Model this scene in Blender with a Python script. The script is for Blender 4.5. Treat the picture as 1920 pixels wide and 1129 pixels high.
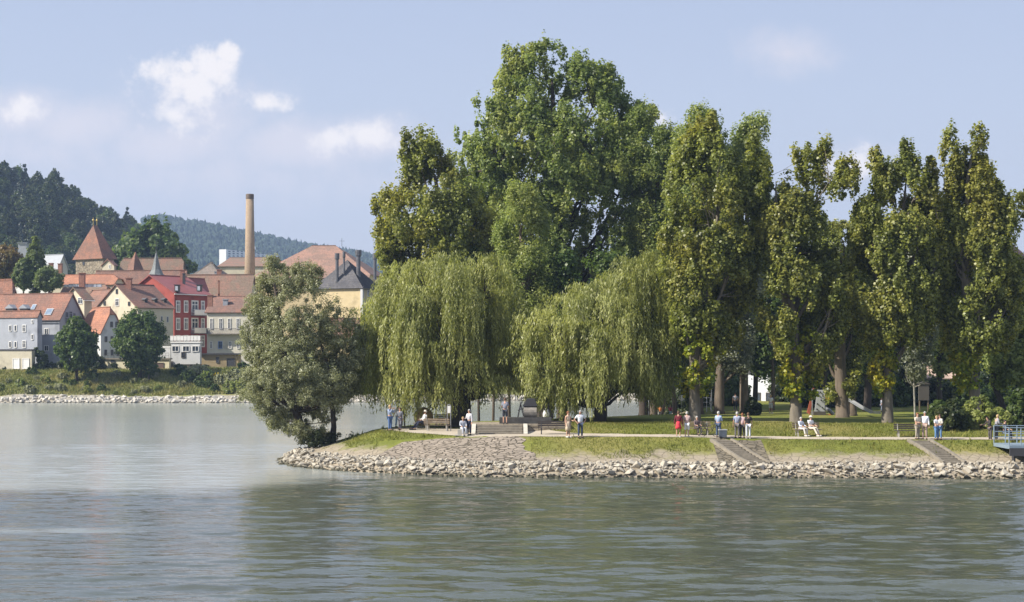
import bpy, bmesh, math, random
import numpy as np
from mathutils import Vector, Matrix
for o in list(bpy.data.objects): bpy.data.objects.remove(o)
scene = bpy.context.scene
R = math.radians
# ---------------------------------------------------------------- camera
F = 3200.0; HZ = 673.0; H = 7.4          # focal length in photo pixels, horizon row, eye height over the water
cam = bpy.data.cameras.new('camera'); camo = bpy.data.objects.new('camera', cam)
scene.collection.objects.link(camo); scene.camera = camo
camo.location = (0, 0, H); camo.rotation_euler = (R(90), 0, 0)
cam.sensor_width = 36; cam.lens = 60.0; cam.shift_y = (HZ - 564.5) / 1920
cam.clip_start = 0.5; cam.clip_end = 9000
# ---------------------------------------------------------------- light
SUN_AZ = -18.0     # degrees the sun stands beyond straight left (negative: on the camera's side)
SUN_EL = 39.0
HAZE = 0.00017
sd = Vector((-math.cos(R(SUN_AZ))*math.cos(R(SUN_EL)), math.sin(R(SUN_AZ))*math.cos(R(SUN_EL)), math.sin(R(SUN_EL))))
sl = bpy.data.lights.new('sun', 'SUN'); sl.energy = 5.0; sl.angle = R(0.5); sl.color = (1.0, 0.93, 0.82)
so = bpy.data.objects.new('sun', sl); scene.collection.objects.link(so)
so.rotation_euler = sd.to_track_quat('Z', 'Y').to_euler(); so.location = (-100, 50, 120)
scene.view_settings.view_transform = 'Standard'; scene.view_settings.look = 'None'
scene.view_settings.exposure = 0.78; scene.view_settings.gamma = 1.0

class NT:
    """short node-tree writer"""
    def __init__(s, t): s.t = t; t.nodes.clear()
    def n(s, typ, **kw):
        nd = s.t.nodes.new(typ)
        for k, v in kw.items():
            if k.startswith('i_'):
                nd.inputs[k[2:].replace('_', ' ')].default_value = v
            else: setattr(nd, k, v)
        return nd
    def l(s, a, b): s.t.links.new(a, b)
    def math(s, op, a, b=None, c=None, clamp=False):
        nd = s.t.nodes.new('ShaderNodeMath'); nd.operation = op; nd.use_clamp = clamp
        for i, v in enumerate((a, b, c)):
            if v is None: continue
            if isinstance(v, (int, float)): nd.inputs[i].default_value = v
            else: s.l(v, nd.inputs[i])
        return nd.outputs[0]
    def mix(s, fac, a, b, mode='MIX'):
        nd = s.t.nodes.new('ShaderNodeMix'); nd.data_type = 'RGBA'; nd.blend_type = mode
        for i, v in ((0, fac), (6, a), (7, b)):
            if isinstance(v, (int, float)): nd.inputs[i].default_value = v
            elif isinstance(v, tuple): nd.inputs[i].default_value = (*v[:3], 1)
            else: s.l(v, nd.inputs[i])
        return nd.outputs[2]
    def ramp(s, fac, stops):
        nd = s.t.nodes.new('ShaderNodeValToRGB'); cr = nd.color_ramp
        while len(cr.elements) < len(stops): cr.elements.new(0.5)
        for e, (p, c) in zip(cr.elements, stops):
            e.position = p; e.color = (*c, 1) if isinstance(c, tuple) else (c, c, c, 1)
        s.l(fac, nd.inputs[0]); return nd.outputs[0]
    def smooth(s, v, a, b):
        nd = s.t.nodes.new('ShaderNodeMapRange'); nd.interpolation_type = 'SMOOTHSTEP'
        s.l(v, nd.inputs[0]); nd.inputs[1].default_value = a; nd.inputs[2].default_value = b
        return nd.outputs[0]

# world: daylight sky with a few cumulus clouds standing in fixed directions
w = bpy.data.worlds.new('World'); scene.world = w; w.use_nodes = True
t = NT(w.node_tree)
sky = t.n('ShaderNodeTexSky', sky_type='NISHITA', sun_disc=False, sun_elevation=R(SUN_EL), sun_rotation=math.atan2(sd.x, sd.y), air_density=1.0, dust_density=1.6, ozone_density=1.6)
tc = t.n('ShaderNodeTexCoord'); sx = t.n('ShaderNodeSeparateXYZ'); t.l(tc.outputs['Generated'], sx.inputs[0])
yy = t.math('MAXIMUM', sx.outputs[1], 0.02)
u = t.math('DIVIDE', sx.outputs[0], yy); v = t.math('DIVIDE', sx.outputs[2], yy)
comb = t.n('ShaderNodeCombineXYZ'); t.l(u, comb.inputs[0]); t.l(v, comb.inputs[1])
nz = t.n('ShaderNodeTexNoise', i_Scale=50.0, i_Detail=9.0, i_Roughness=0.66); t.l(comb.outputs[0], nz.inputs['Vector'])
nz2 = t.n('ShaderNodeTexNoise', i_Scale=9.0, i_Detail=4.0, i_Roughness=0.5); t.l(comb.outputs[0], nz2.inputs['Vector'])
def blobs(lst, nk):
    tot = None
    for px, py, rx, ry, a in lst:
        du = t.math('MULTIPLY', t.math('SUBTRACT', u, (px-960)/F), F/rx)
        dv = t.math('MULTIPLY', t.math('SUBTRACT', v, (HZ-py)/F), F/ry)
        r = t.math('SQRT', t.math('ADD', t.math('MULTIPLY', du, du), t.math('MULTIPLY', dv, dv)))
        m = t.math('MULTIPLY', t.math('SUBTRACT', 1.0, r), a)
        tot = m if tot is None else t.math('MAXIMUM', tot, m)
    return t.math('ADD', tot, t.math('MULTIPLY', t.math('SUBTRACT', nz.outputs[0], 0.5), nk))
hard = blobs([(398,128,58,52,1.0),(372,160,48,48,1.0),(352,128,20,18,.9),(296,138,44,32,.9),(425,102,36,26,1.0),(497,192,46,20,.6),(690,252,62,34,.7),(1602,310,48,34,.8),(1238,222,30,22,.7),(330,212,60,40,.5),(640,262,60,26,.5),(40,205,50,24,.5),(330,150,70,50,.6)], 2.6)
soft = blobs([(40,212,110,52,.9),(150,235,130,60,.8),(310,272,150,60,.8),(560,275,160,60,.9),(700,262,110,52,.9),(380,220,150,90,.5),(1478,100,90,44,.5),(1600,310,100,40,.5),(60,290,280,60,.4),(400,330,500,60,.35)], 1.0)
hm = t.math('MULTIPLY', t.smooth(hard, -0.15, 0.65), 0.92); smk = t.math('MULTIPLY', t.smooth(soft, -0.25, 0.75), 0.8)
# pale summer haze near the horizon
base = t.n('ShaderNodeMix', data_type='RGBA'); base.inputs[0].default_value = 0.85
t.l(sky.outputs[0], base.inputs[6]); 
SK = 0.10
grad = t.ramp(t.smooth(sx.outputs[2], 0.0, 0.30), [(0.0, (0.40/SK, 0.395/SK, 0.44/SK)), (0.5, (0.345/SK, 0.375/SK, 0.46/SK)), (1.0, (0.28/SK, 0.325/SK, 0.445/SK))])
t.l(grad, base.inputs[7])
c1 = t.mix(smk, base.outputs[2], (0.50/SK, 0.475/SK, 0.505/SK)); c2 = t.mix(hm, c1, (0.64/SK, 0.60/SK, 0.58/SK))
bg = t.n('ShaderNodeBackground'); bg.inputs[1].default_value = SK; t.l(c2, bg.inputs[0])
wo = t.n('ShaderNodeOutputWorld'); t.l(bg.outputs[0], wo.inputs[0])

# ---------------------------------------------------------------- materials
MATS = {}
def S(r, g, b):   # sRGB 0-255 to linear
    return tuple((c/255/12.92 if c/255 <= 0.04045 else ((c/255+0.055)/1.055)**2.4) for c in (r, g, b))
def mat(name, col, rough=0.8, var=0.25, scale=1.0, bump=0.0, metallic=0.0, spec=0.3, detail=5, stretch=(1,1,1), dirt=None):
    if name in MATS: return MATS[name]
    m = bpy.data.materials.new(name); m.use_nodes = True; t = NT(m.node_tree)
    p = t.n('ShaderNodeBsdfPrincipled'); o = t.n('ShaderNodeOutputMaterial'); t.l(p.outputs[0], o.inputs[0])
    tc = t.n('ShaderNodeNewGeometry'); mp = t.n('ShaderNodeMapping'); mp.inputs['Scale'].default_value = stretch
    t.l(tc.outputs['Position'], mp.inputs[0])
    n = t.n('ShaderNodeTexNoise', i_Scale=scale, i_Detail=detail, i_Roughness=0.6); t.l(mp.outputs[0], n.inputs['Vector'])
    lo = tuple(c*(1-var) for c in col); hi = tuple(min(1, c*(1+var)) for c in col)
    c = t.ramp(n.outputs[0], [(0.3, lo), (0.7, hi)])
    if dirt:
        n2 = t.n('ShaderNodeTexNoise', i_Scale=dirt[1], i_Detail=6.0); t.l(mp.outputs[0], n2.inputs['Vector'])
        c = t.mix(t.smooth(n2.outputs[0], 0.5, 0.72), c, dirt[0])
    t.l(c, p.inputs['Base Color']); p.inputs['Roughness'].default_value = rough; p.inputs['Metallic'].default_value = metallic
    p.inputs['Specular IOR Level'].default_value = spec
    if bump:
        b = t.n('ShaderNodeBump'); b.inputs['Strength'].default_value = 0.8; b.inputs['Distance'].default_value = bump
        t.l(n.outputs[0], b.inputs['Height']); t.l(b.outputs[0], p.inputs['Normal'])
    MATS[name] = m; return m
def roofmat(name, col, col2, row=0.35):
    if name in MATS: return MATS[name]
    m = bpy.data.materials.new(name); m.use_nodes = True; t = NT(m.node_tree)
    p = t.n('ShaderNodeBsdfPrincipled'); o = t.n('ShaderNodeOutputMaterial'); t.l(p.outputs[0], o.inputs[0])
    g = t.n('ShaderNodeNewGeometry'); s = t.n('ShaderNodeSeparateXYZ'); t.l(g.outputs['Position'], s.inputs[0])
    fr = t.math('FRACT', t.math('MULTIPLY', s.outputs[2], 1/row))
    n = t.n('ShaderNodeTexNoise', i_Scale=0.35, i_Detail=8.0, i_Roughness=0.7); t.l(g.outputs['Position'], n.inputs['Vector'])
    n2 = t.n('ShaderNodeTexNoise', i_Scale=4.0, i_Detail=3.0); t.l(g.outputs['Position'], n2.inputs['Vector'])
    c = t.mix(t.smooth(n.outputs[0], 0.42, 0.58), tuple(x*1.12 for x in col), col2)
    c = t.mix(t.math('MULTIPLY', t.smooth(n2.outputs[0], 0.35, 0.7), 0.55), c, tuple(x*0.5 for x in col2))
    n3 = t.n('ShaderNodeTexNoise', i_Scale=0.9, i_Detail=6.0, i_Roughness=0.75); t.l(g.outputs['Position'], n3.inputs['Vector'])
    c = t.mix(t.math('MULTIPLY', t.smooth(n3.outputs[0], 0.56, 0.7), 0.5), c, (0.20, 0.19, 0.15))
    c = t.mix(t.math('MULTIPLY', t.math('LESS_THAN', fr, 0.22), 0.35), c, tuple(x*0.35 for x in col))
    t.l(c, p.inputs['Base Color']); p.inputs['Roughness'].default_value = 0.8; p.inputs['Specular IOR Level'].default_value = 0.25
    b = t.n('ShaderNodeBump'); b.inputs['Strength'].default_value = 0.6; b.inputs['Distance'].default_value = 0.05
    t.l(fr, b.inputs['Height']); t.l(b.outputs[0], p.inputs['Normal'])
    MATS[name] = m; return m
def stonemat(name, c1, c2, crack, scale, bump=0.05, cw=0.06, stretch=(1,1,1)):
    if name in MATS: return MATS[name]
    m = bpy.data.materials.new(name); m.use_nodes = True; t = NT(m.node_tree)
    p = t.n('ShaderNodeBsdfPrincipled'); o = t.n('ShaderNodeOutputMaterial'); t.l(p.outputs[0], o.inputs[0])
    g = t.n('ShaderNodeNewGeometry'); mp = t.n('ShaderNodeMapping'); mp.inputs['Scale'].default_value = stretch; t.l(g.outputs['Position'], mp.inputs[0])
    nn = t.n('ShaderNodeTexNoise', i_Scale=2.0, i_Detail=3.0); t.l(mp.outputs[0], nn.inputs['Vector'])
    vv = t.n('ShaderNodeVectorMath', operation='ADD'); t.l(mp.outputs[0], vv.inputs[0])
    v3 = t.n('ShaderNodeVectorMath', operation='SCALE'); t.l(nn.outputs[1], v3.inputs[0]); v3.inputs['Scale'].default_value = 0.35; t.l(v3.outputs[0], vv.inputs[1])
    e = t.n('ShaderNodeTexVoronoi', feature='DISTANCE_TO_EDGE', i_Scale=scale); t.l(vv.outputs[0], e.inputs['Vector'])
    k = t.n('ShaderNodeTexVoronoi', feature='F1', i_Scale=scale); t.l(vv.outputs[0], k.inputs['Vector'])
    sc = t.n('ShaderNodeSeparateColor'); t.l(k.outputs['Color'], sc.inputs[0])
    n = t.n('ShaderNodeTexNoise', i_Scale=0.6, i_Detail=6.0); t.l(g.outputs['Position'], n.inputs['Vector'])
    c = t.mix(sc.outputs[0], c1, c2); c = t.mix(t.math('MULTIPLY', n.outputs[0], 0.6), c, tuple(x*0.7 for x in c1))
    es = t.smooth(e.outputs[0], 0.0, cw)
    c = t.mix(es, crack, c)
    t.l(c, p.inputs['Base Color']); p.inputs['Roughness'].default_value = 0.9; p.inputs['Specular IOR Level'].default_value = 0.2
    b = t.n('ShaderNodeBump'); b.inputs['Strength'].default_value = 0.9; b.inputs['Distance'].default_value = bump
    t.l(t.math('ADD', es, t.math('MULTIPLY', sc.outputs[1], 0.6)), b.inputs['Height']); t.l(b.outputs[0], p.inputs['Normal'])
    MATS[name] = m; return m
def leafmat(name, dark, mid, warm, warm_amt=0.5, trans=0.55, rough=0.42, spec=0.45):
    """dark/mid: the greens of single leaves, warm: the turning leaves; 'tint' is each leaf's own shade"""
    if name in MATS: return MATS[name]
    m = bpy.data.materials.new(name); m.use_nodes = True; t = NT(m.node_tree)
    g = t.n('ShaderNodeNewGeometry'); a = t.n('ShaderNodeAttribute', attribute_name='tint')
    n = t.n('ShaderNodeTexNoise', i_Scale=0.22, i_Detail=3.0); t.l(g.outputs['Position'], n.inputs['Vector'])
    c = t.mix(t.smooth(a.outputs['Fac'], 0.1, 0.9), dark, mid)
    wf = t.math('MULTIPLY', t.smooth(t.math('ADD', n.outputs[0], t.math('MULTIPLY', a.outputs['Fac'], 0.25)), 0.55, 0.85), warm_amt)
    c = t.mix(wf, c, warm)
    p = t.n('ShaderNodeBsdfPrincipled'); p.inputs['Roughness'].default_value = rough; p.inputs['Specular IOR Level'].default_value = spec
    tr = t.n('ShaderNodeBsdfTranslucent'); t.l(c, p.inputs['Base Color'])
    cc = t.mix(1.0, c, (1.0, 1.0, 0.55), 'MULTIPLY'); t.l(cc, tr.inputs[0])
    ms = t.n('ShaderNodeMixShader'); ms.inputs[0].default_value = trans
    t.l(p.outputs[0], ms.inputs[1]); t.l(tr.outputs[0], ms.inputs[2])
    o = t.n('ShaderNodeOutputMaterial'); t.l(ms.outputs[0], o.inputs[0])
    MATS[name] = m; return m

# ---------------------------------------------------------------- helpers
rng = np.random.default_rng(11); random.seed(5)
col = scene.collection
def P(px, py, D): return Vector(((px-960)/F*D, D, H-(py-HZ)*D/F))
def tag(o, label=None, cat=None, group=None, kind=None):
    if label: o['label'] = label
    if cat: o['category'] = cat
    if group: o['group'] = group
    if kind: o['kind'] = kind
    return o
def empty(name, loc, label, cat, group=None):
    o = bpy.data.objects.new(name, None); col.objects.link(o); o.location = loc; o.empty_display_size = 0.3
    return tag(o, label, cat, group)
def root_loc(o):
    v = Vector((0,0,0))
    while o is not None: v += o.location; o = o.parent
    return v
def link(name, me, m, parent=None):
    o = bpy.data.objects.new(name, me); col.objects.link(o)
    for mm in (m if isinstance(m, (list, tuple)) else [m]): me.materials.append(mm)
    if parent is not None: o.parent = parent
    return o
def copy_tree(o, parent=None):
    c = o.copy(); col.objects.link(c); c.parent = parent
    for ch in o.children: copy_tree(ch, c)
    return c
class MB:
    def __init__(s): s.v = []; s.f = []; s.mi = []
    def face(s, pts, mi=0):
        i = len(s.v); s.v += [tuple(p) for p in pts]; s.f.append(list(range(i, i+len(pts)))); s.mi.append(mi)
    def poly_prism(s, pts, off, mi=0):
        """closed solid between polygon pts and pts+off"""
        off = Vector(off); a = [Vector(p) for p in pts]; b = [p+off for p in a]; i = len(s.v); n = len(a)
        s.v += [tuple(p) for p in a+b]
        s.f.append(list(range(i, i+n))); s.f.append(list(range(i+2*n-1, i+n-1, -1))); s.mi += [mi, mi]
        for k in range(n):
            k2 = (k+1) % n; s.f.append([i+k2, i+k, i+n+k, i+n+k2]); s.mi.append(mi)
    def box(s, c, size, ux=(1,0,0), uy=(0,1,0), uz=(0,0,1), mi=0):
        c = Vector(c); ux = Vector(ux)*size[0]/2; uy = Vector(uy)*size[1]/2; uz = Vector(uz)*size[2]/2
        s.poly_prism([c-ux-uy-uz, c+ux-uy-uz, c+ux+uy-uz, c-ux+uy-uz], uz*2, mi)
    def bar(s, a, b, w, h=None, mi=0):
        a = Vector(a); b = Vector(b); d = (b-a); L = d.length; d.normalize()
        up = Vector((0,0,1)) if abs(d.z) < 0.95 else Vector((0,1,0))
        x = d.cross(up).normalized(); z = x.cross(d).normalized()
        s.box((a+b)/2, (L, w, h or w), d, x, z, mi)
    def tube(s, pts, rad, n=8, mi=0, cap=True):
        pts = [Vector(p) for p in pts]; base = len(s.v)
        if isinstance(rad, (int, float)): rad = [rad]*len(pts)
        d0 = (pts[1]-pts[0]).normalized(); x = d0.orthogonal().normalized()
        for k, p in enumerate(pts):
            d = (pts[min(k+1, len(pts)-1)]-pts[max(k-1, 0)])
            d = d.normalized() if d.length > 1e-9 else d0
            x = (x - d*x.dot(d)).normalized(); y = d.cross(x)
            for j in range(n):
                a = 2*math.pi*j/n; s.v.append(tuple(p + (x*math.cos(a)+y*math.sin(a))*rad[k]))
        for k in range(len(pts)-1):
            for j in range(n):
                a = base+k*n+j; b = base+k*n+(j+1) % n; s.f.append([a, b, b+n, a+n]); s.mi.append(mi)
        if cap:
            s.f.append([base+j for j in range(n-1, -1, -1)]); e = base+(len(pts)-1)*n
            s.f.append([e+j for j in range(n)]); s.mi += [mi, mi]
    def lathe(s, c, prof, n=16, mi=0):
        c = Vector(c); base = len(s.v)
        for r, z in prof:
            for j in range(n):
                a = 2*math.pi*j/n; s.v.append((c.x+r*math.cos(a), c.y+r*math.sin(a), c.z+z))
        for k in range(len(prof)-1):
            for j in range(n):
                a = base+k*n+j; b = base+k*n+(j+1) % n; s.f.append([a, b, b+n, a+n]); s.mi.append(mi)
        s.f.append([base+j for j in range(n-1, -1, -1)]); e = base+(len(prof)-1)*n
        s.f.append([e+j for j in range(n)]); s.mi += [mi, mi]
    def sphere(s, c, r, n=10, mi=0):
        if isinstance(r, (int, float)): r = (r, r, r)
        c = Vector(c); m = max(4, n//2+1); base = len(s.v)
        for i in range(m+1):
            th = math.pi*i/m; rr = max(math.sin(th), 0.02)
            for j in range(n):
                a = 2*math.pi*j/n; s.v.append((c.x+r[0]*rr*math.cos(a), c.y+r[1]*rr*math.sin(a), c.z-r[2]*math.cos(th)))
        for i in range(m):
            for j in range(n):
                a = base+i*n+j; b = base+i*n+(j+1) % n; s.f.append([a, b, b+n, a+n]); s.mi.append(mi)
    def build(s, name, m, parent=None, smooth=False):
        off = root_loc(parent) if parent is not None else Vector((0,0,0))
        me = bpy.data.meshes.new(name); me.from_pydata([(v[0]-off.x, v[1]-off.y, v[2]-off.z) for v in s.v], [], s.f)
        me.polygons.foreach_set('material_index', s.mi)
        bm = bmesh.new(); bm.from_mesh(me); bmesh.ops.recalc_face_normals(bm, faces=bm.faces); bm.to_mesh(me); bm.free()
        if smooth: me.polygons.foreach_set('use_smooth', [True]*len(me.polygons))
        me.update(); return link(name, me, m, parent)

def vnoise(p, scale, seed=0):
    """value noise 0..1 for (N,3) points"""
    q = np.asarray(p)/scale + seed*17.3; i = np.floor(q).astype(np.int64); f = q-i; f = f*f*(3-2*f); out = np.zeros(len(q))
    for dx in (0,1):
        for dy in (0,1):
            for dz in (0,1):
                h = ((i[:,0]+dx)*73856093) ^ ((i[:,1]+dy)*19349663) ^ ((i[:,2]+dz)*83492791) ^ (seed*2654435)
                h = (h*1103515245+12345) & 0x7fffffff; h = ((h >> 8)*48271) & 0xffffff
                out += h/0xffffff*(f[:,0] if dx else 1-f[:,0])*(f[:,1] if dy else 1-f[:,1])*(f[:,2] if dz else 1-f[:,2])
    return out
def unit(a): return a/np.maximum(np.linalg.norm(a, axis=1, keepdims=True), 1e-9)
def leaf_mesh(name, C, N, size, asp, tint, m, parent, axis=None):
    n = len(C); N = unit(N)
    if axis is None: axis = rng.normal(size=(n,3))
    T = unit(axis - N*np.sum(axis*N, axis=1, keepdims=True)); B = np.cross(N, T)
    sz = np.broadcast_to(size, (n,))[:,None]; T = T*sz*0.5; B = B*sz*asp*0.5
    V = np.empty((n,4,3)); V[:,0] = C-T; V[:,1] = C+B-T*0.15; V[:,2] = C+T; V[:,3] = C-B-T*0.15
    if parent is not None: V -= np.array(root_loc(parent))
    me = bpy.data.meshes.new(name); me.vertices.add(4*n); me.vertices.foreach_set('co', V.astype(np.float32).ravel())
    me.loops.add(4*n); me.loops.foreach_set('vertex_index', np.arange(4*n, dtype=np.int32))
    me.polygons.add(n); me.polygons.foreach_set('loop_start', np.arange(0, 4*n, 4, dtype=np.int32))
    me.update(calc_edges=True)
    at = me.attributes.new('tint', 'FLOAT', 'FACE'); at.data.foreach_set('value', np.clip(tint, 0, 1).astype(np.float32))
    return link(name, me, m, parent)
# ---------------------------------------------------------------- terrain
SH = np.array([(-16.2,120.5),(-14.6,116.5),(-11.4,112.6),(-6.8,109.3),(-2,107.3),(4,106.7),(12,106.4),(22,106.0),(33,105.8),(48,105.2),(90,103),(260,100),(260,420),(34,420),(24,300),(19,220),(14.5,182),(10,166),(3,158),(-4,150),(-9.6,146),(-13.6,139),(-16.0,132),(-17.2,126)])
def sdist(X, Y):
    """signed distance into the headland (positive on land)"""
    X = np.asarray(X, float); Y = np.asarray(Y, float); best = np.full(X.shape, 1e9); ins = np.zeros(X.shape, bool); n = len(SH)
    for k in range(n):
        a = SH[k]; b = SH[(k+1) % n]; e = b-a; L = e@e
        tt = np.clip(((X-a[0])*e[0]+(Y-a[1])*e[1])/L, 0, 1)
        d = np.hypot(X-a[0]-tt*e[0], Y-a[1]-tt*e[1]); best = np.minimum(best, d)
        c = ((a[1] > Y) != (b[1] > Y)) & (X < (b[0]-a[0])*(Y-a[1])/(b[1]-a[1]+1e-12)+a[0]); ins ^= c
    return np.where(ins, best, -best)
def ss(x, a, b):
    q = np.clip((np.asarray(x, float)-a)/(b-a), 0, 1); return q*q*(3-2*q)
def gz(X, Y):
    X = np.asarray(X, float); Y = np.asarray(Y, float); d = sdist(X, Y)
    z = np.interp(d, [-4,-0.4,0,1.0,2.6,6.8,7.6,12,60], [-2.5,-0.35,-0.1,0.5,0.86,2.18,2.24,2.3,2.5])
    z = z - 0.16*ss(X, 8, 22)*ss(d, 4, 7)*(1-ss(Y, 116, 128))
    p = np.stack([X.ravel(), Y.ravel(), 0*X.ravel()], 1)
    z = z + (vnoise(p, 2.5, 3).reshape(X.shape)-0.5)*0.16*ss(d, 0, 2)*(1-ss(d, 5.5, 6.6)) + (vnoise(p, 9, 4).reshape(X.shape)-0.5)*0.18*ss(d, 10, 14)
    z = z + 0.55*ss(X, -1, 4)*ss(d, 8.8, 15.5)*(1-ss(Y, 128, 146))
    z = z + 0.75*np.exp(-(((X-15.6)/6.0)**2+((Y-190)/8.0)**2))*ss(d, 0, 3)
    return z
def hit(px, py):
    Ds = np.linspace(105, 330, 1500); X = (px-960)/F*Ds; z = H-(py-HZ)*Ds/F; g = gz(X, Ds); k = np.argmax(z <= g) if (z <= g).any() else np.argmin(z-g)
    return Vector((X[k], Ds[k], g[k]))
def grid_mesh(name, xs, ys, zf, m, attr=None):
    X, Y = np.meshgrid(xs, ys); Z = zf(X, Y); n, k = X.shape
    V = np.stack([X, Y, Z], 2).reshape(-1, 3); i = np.arange(n*k).reshape(n, k)
    Fa = np.stack([i[:-1,:-1], i[:-1,1:], i[1:,1:], i[1:,:-1]], 2).reshape(-1, 4)
    me = bpy.data.meshes.new(name); me.vertices.add(len(V)); me.vertices.foreach_set('co', V.astype(np.float32).ravel())
    me.loops.add(Fa.size); me.loops.foreach_set('vertex_index', Fa.ravel().astype(np.int32))
    me.polygons.add(len(Fa)); me.polygons.foreach_set('loop_start', np.arange(0, Fa.size, 4, dtype=np.int32))
    me.update(calc_edges=True); me.polygons.foreach_set('use_smooth', [True]*len(Fa))
    if attr is not None:
        at = me.attributes.new('shore', 'FLOAT', 'POINT'); at.data.foreach_set('value', attr(X, Y).ravel().astype(np.float32))
    o = link(name, me, m); return tag(o, kind='structure')
# grass / soil / stone by distance from the water line
def groundmat(name, g1, g2, g3, soil, s0, s1):
    m = bpy.data.materials.new(name); m.use_nodes = True; t = NT(m.node_tree)
    p = t.n('ShaderNodeBsdfPrincipled'); o = t.n('ShaderNodeOutputMaterial'); t.l(p.outputs[0], o.inputs[0])
    g = t.n('ShaderNodeNewGeometry'); a = t.n('ShaderNodeAttribute', attribute_name='shore')
    n = t.n('ShaderNodeTexNoise', i_Scale=0.5, i_Detail=8.0, i_Roughness=0.7); t.l(g.outputs['Position'], n.inputs['Vector'])
    f = t.n('ShaderNodeTexNoise', i_Scale=5.0, i_Detail=4.0, i_Roughness=0.7); t.l(g.outputs['Position'], f.inputs['Vector'])
    b = t.n('ShaderNodeTexNoise', i_Scale=0.12, i_Detail=3.0); t.l(g.outputs['Position'], b.inputs['Vector'])
    c = t.mix(t.smooth(n.outputs[0], 0.35, 0.65), g1, g2); c = t.mix(t.math('MULTIPLY', t.smooth(b.outputs[0], 0.45, 0.65), 0.6), c, g3)
    c = t.mix(t.math('MULTIPLY', t.smooth(f.outputs[0], 0.45, 0.7), 0.5), c, tuple(x*0.5 for x in g1))
    v = t.n('ShaderNodeTexVoronoi', feature='DISTANCE_TO_EDGE', i_Scale=1.6); t.l(g.outputs['Position'], v.inputs['Vector'])
    sc = t.mix(t.smooth(v.outputs[0], 0.0, 0.07), tuple(x*0.35 for x in soil), soil); sc = t.mix(t.math('MULTIPLY', f.outputs[0], 0.6), sc, tuple(x*0.6 for x in soil))
    k = t.math('ADD', a.outputs['Fac'], t.math('MULTIPLY', t.math('SUBTRACT', n.outputs[0], 0.5), 5.0))
    c = t.mix(t.smooth(k, s0, s1), sc, c)
    t.l(c, p.inputs['Base Color']); p.inputs['Roughness'].default_value = 0.95; p.inputs['Specular IOR Level'].default_value = 0.1
    bp = t.n('ShaderNodeBump'); bp.inputs['Strength'].default_value = 0.7; bp.inputs['Distance'].default_value = 0.08
    t.l(t.math('ADD', f.outputs[0], n.outputs[0]), bp.inputs['Height']); t.l(bp.outputs[0], p.inputs['Normal'])
    return m
GM = groundmat('lawn', (0.125,0.145,0.030), (0.19,0.205,0.045), (0.27,0.23,0.085), (0.35,0.30,0.225), 3.2, 4.8)
xs = np.unique(np.concatenate([np.arange(-19, 40, 0.3), np.arange(40, 262, 3.0)]))
ys = np.unique(np.concatenate([np.arange(99, 122, 0.3), np.arange(122, 200, 0.9), np.arange(200, 423, 4.0)]))
grid_mesh('ground', xs, ys, gz, GM, sdist)
# far shore
def yf(X): return 289+ss(X, -40, 10)*13+3*np.sin(np.asarray(X)*0.03)
def tz(X, Y):
    X = np.asarray(X, float); Y = np.asarray(Y, float); t_ = Y-yf(X)
    z = np.interp(t_, [-6,-0.5,0,4,14,20,150,500,3500], [-2,-0.3,-0.1,1.3,5.0,5.5,7.5,12,30])
    A = np.interp(X, [-400,-250,-204,-182,-165,-148,-125,-95], [104,74,61,50,34,16,5,0])
    z = z + A*ss(Y, 430, 780)*(1-ss(Y, 860, 1150))
    B = np.interp(X, [-1200,-495,-405,-360,-315,-240,-195,-60,60,1500], [120,180,166,156,144,134,126,106,92,92])
    z = z + B*np.clip((Y-1000)/1400, 0, 1)**1.25
    p = np.stack([X.ravel(), Y.ravel(), 0*X.ravel()], 1)
    return z + (vnoise(p, 5, 9).reshape(X.shape)-0.5)*0.7*ss(t_, 1, 4)*(1-ss(t_, 16, 22)) + (vnoise(p, 60, 5).reshape(X.shape)-0.5)*10*ss(Y, 500, 900)
GM2 = groundmat('bank_grass', (0.16,0.18,0.055), (0.23,0.235,0.08), (0.29,0.26,0.11), (0.38,0.35,0.29), 3.0, 4.2)
xs = np.unique(np.concatenate([np.arange(-130, 40, 1.0), np.arange(-1200, -130, 14.0), np.arange(40, 1500, 20.0)]))
ys = np.unique(np.concatenate([np.arange(283, 325, 0.9), np.arange(325, 900, 9.0), np.arange(900, 3500, 40.0)]))
grid_mesh('terrain', xs, ys, tz, GM2, lambda X, Y: Y-yf(X))

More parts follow.
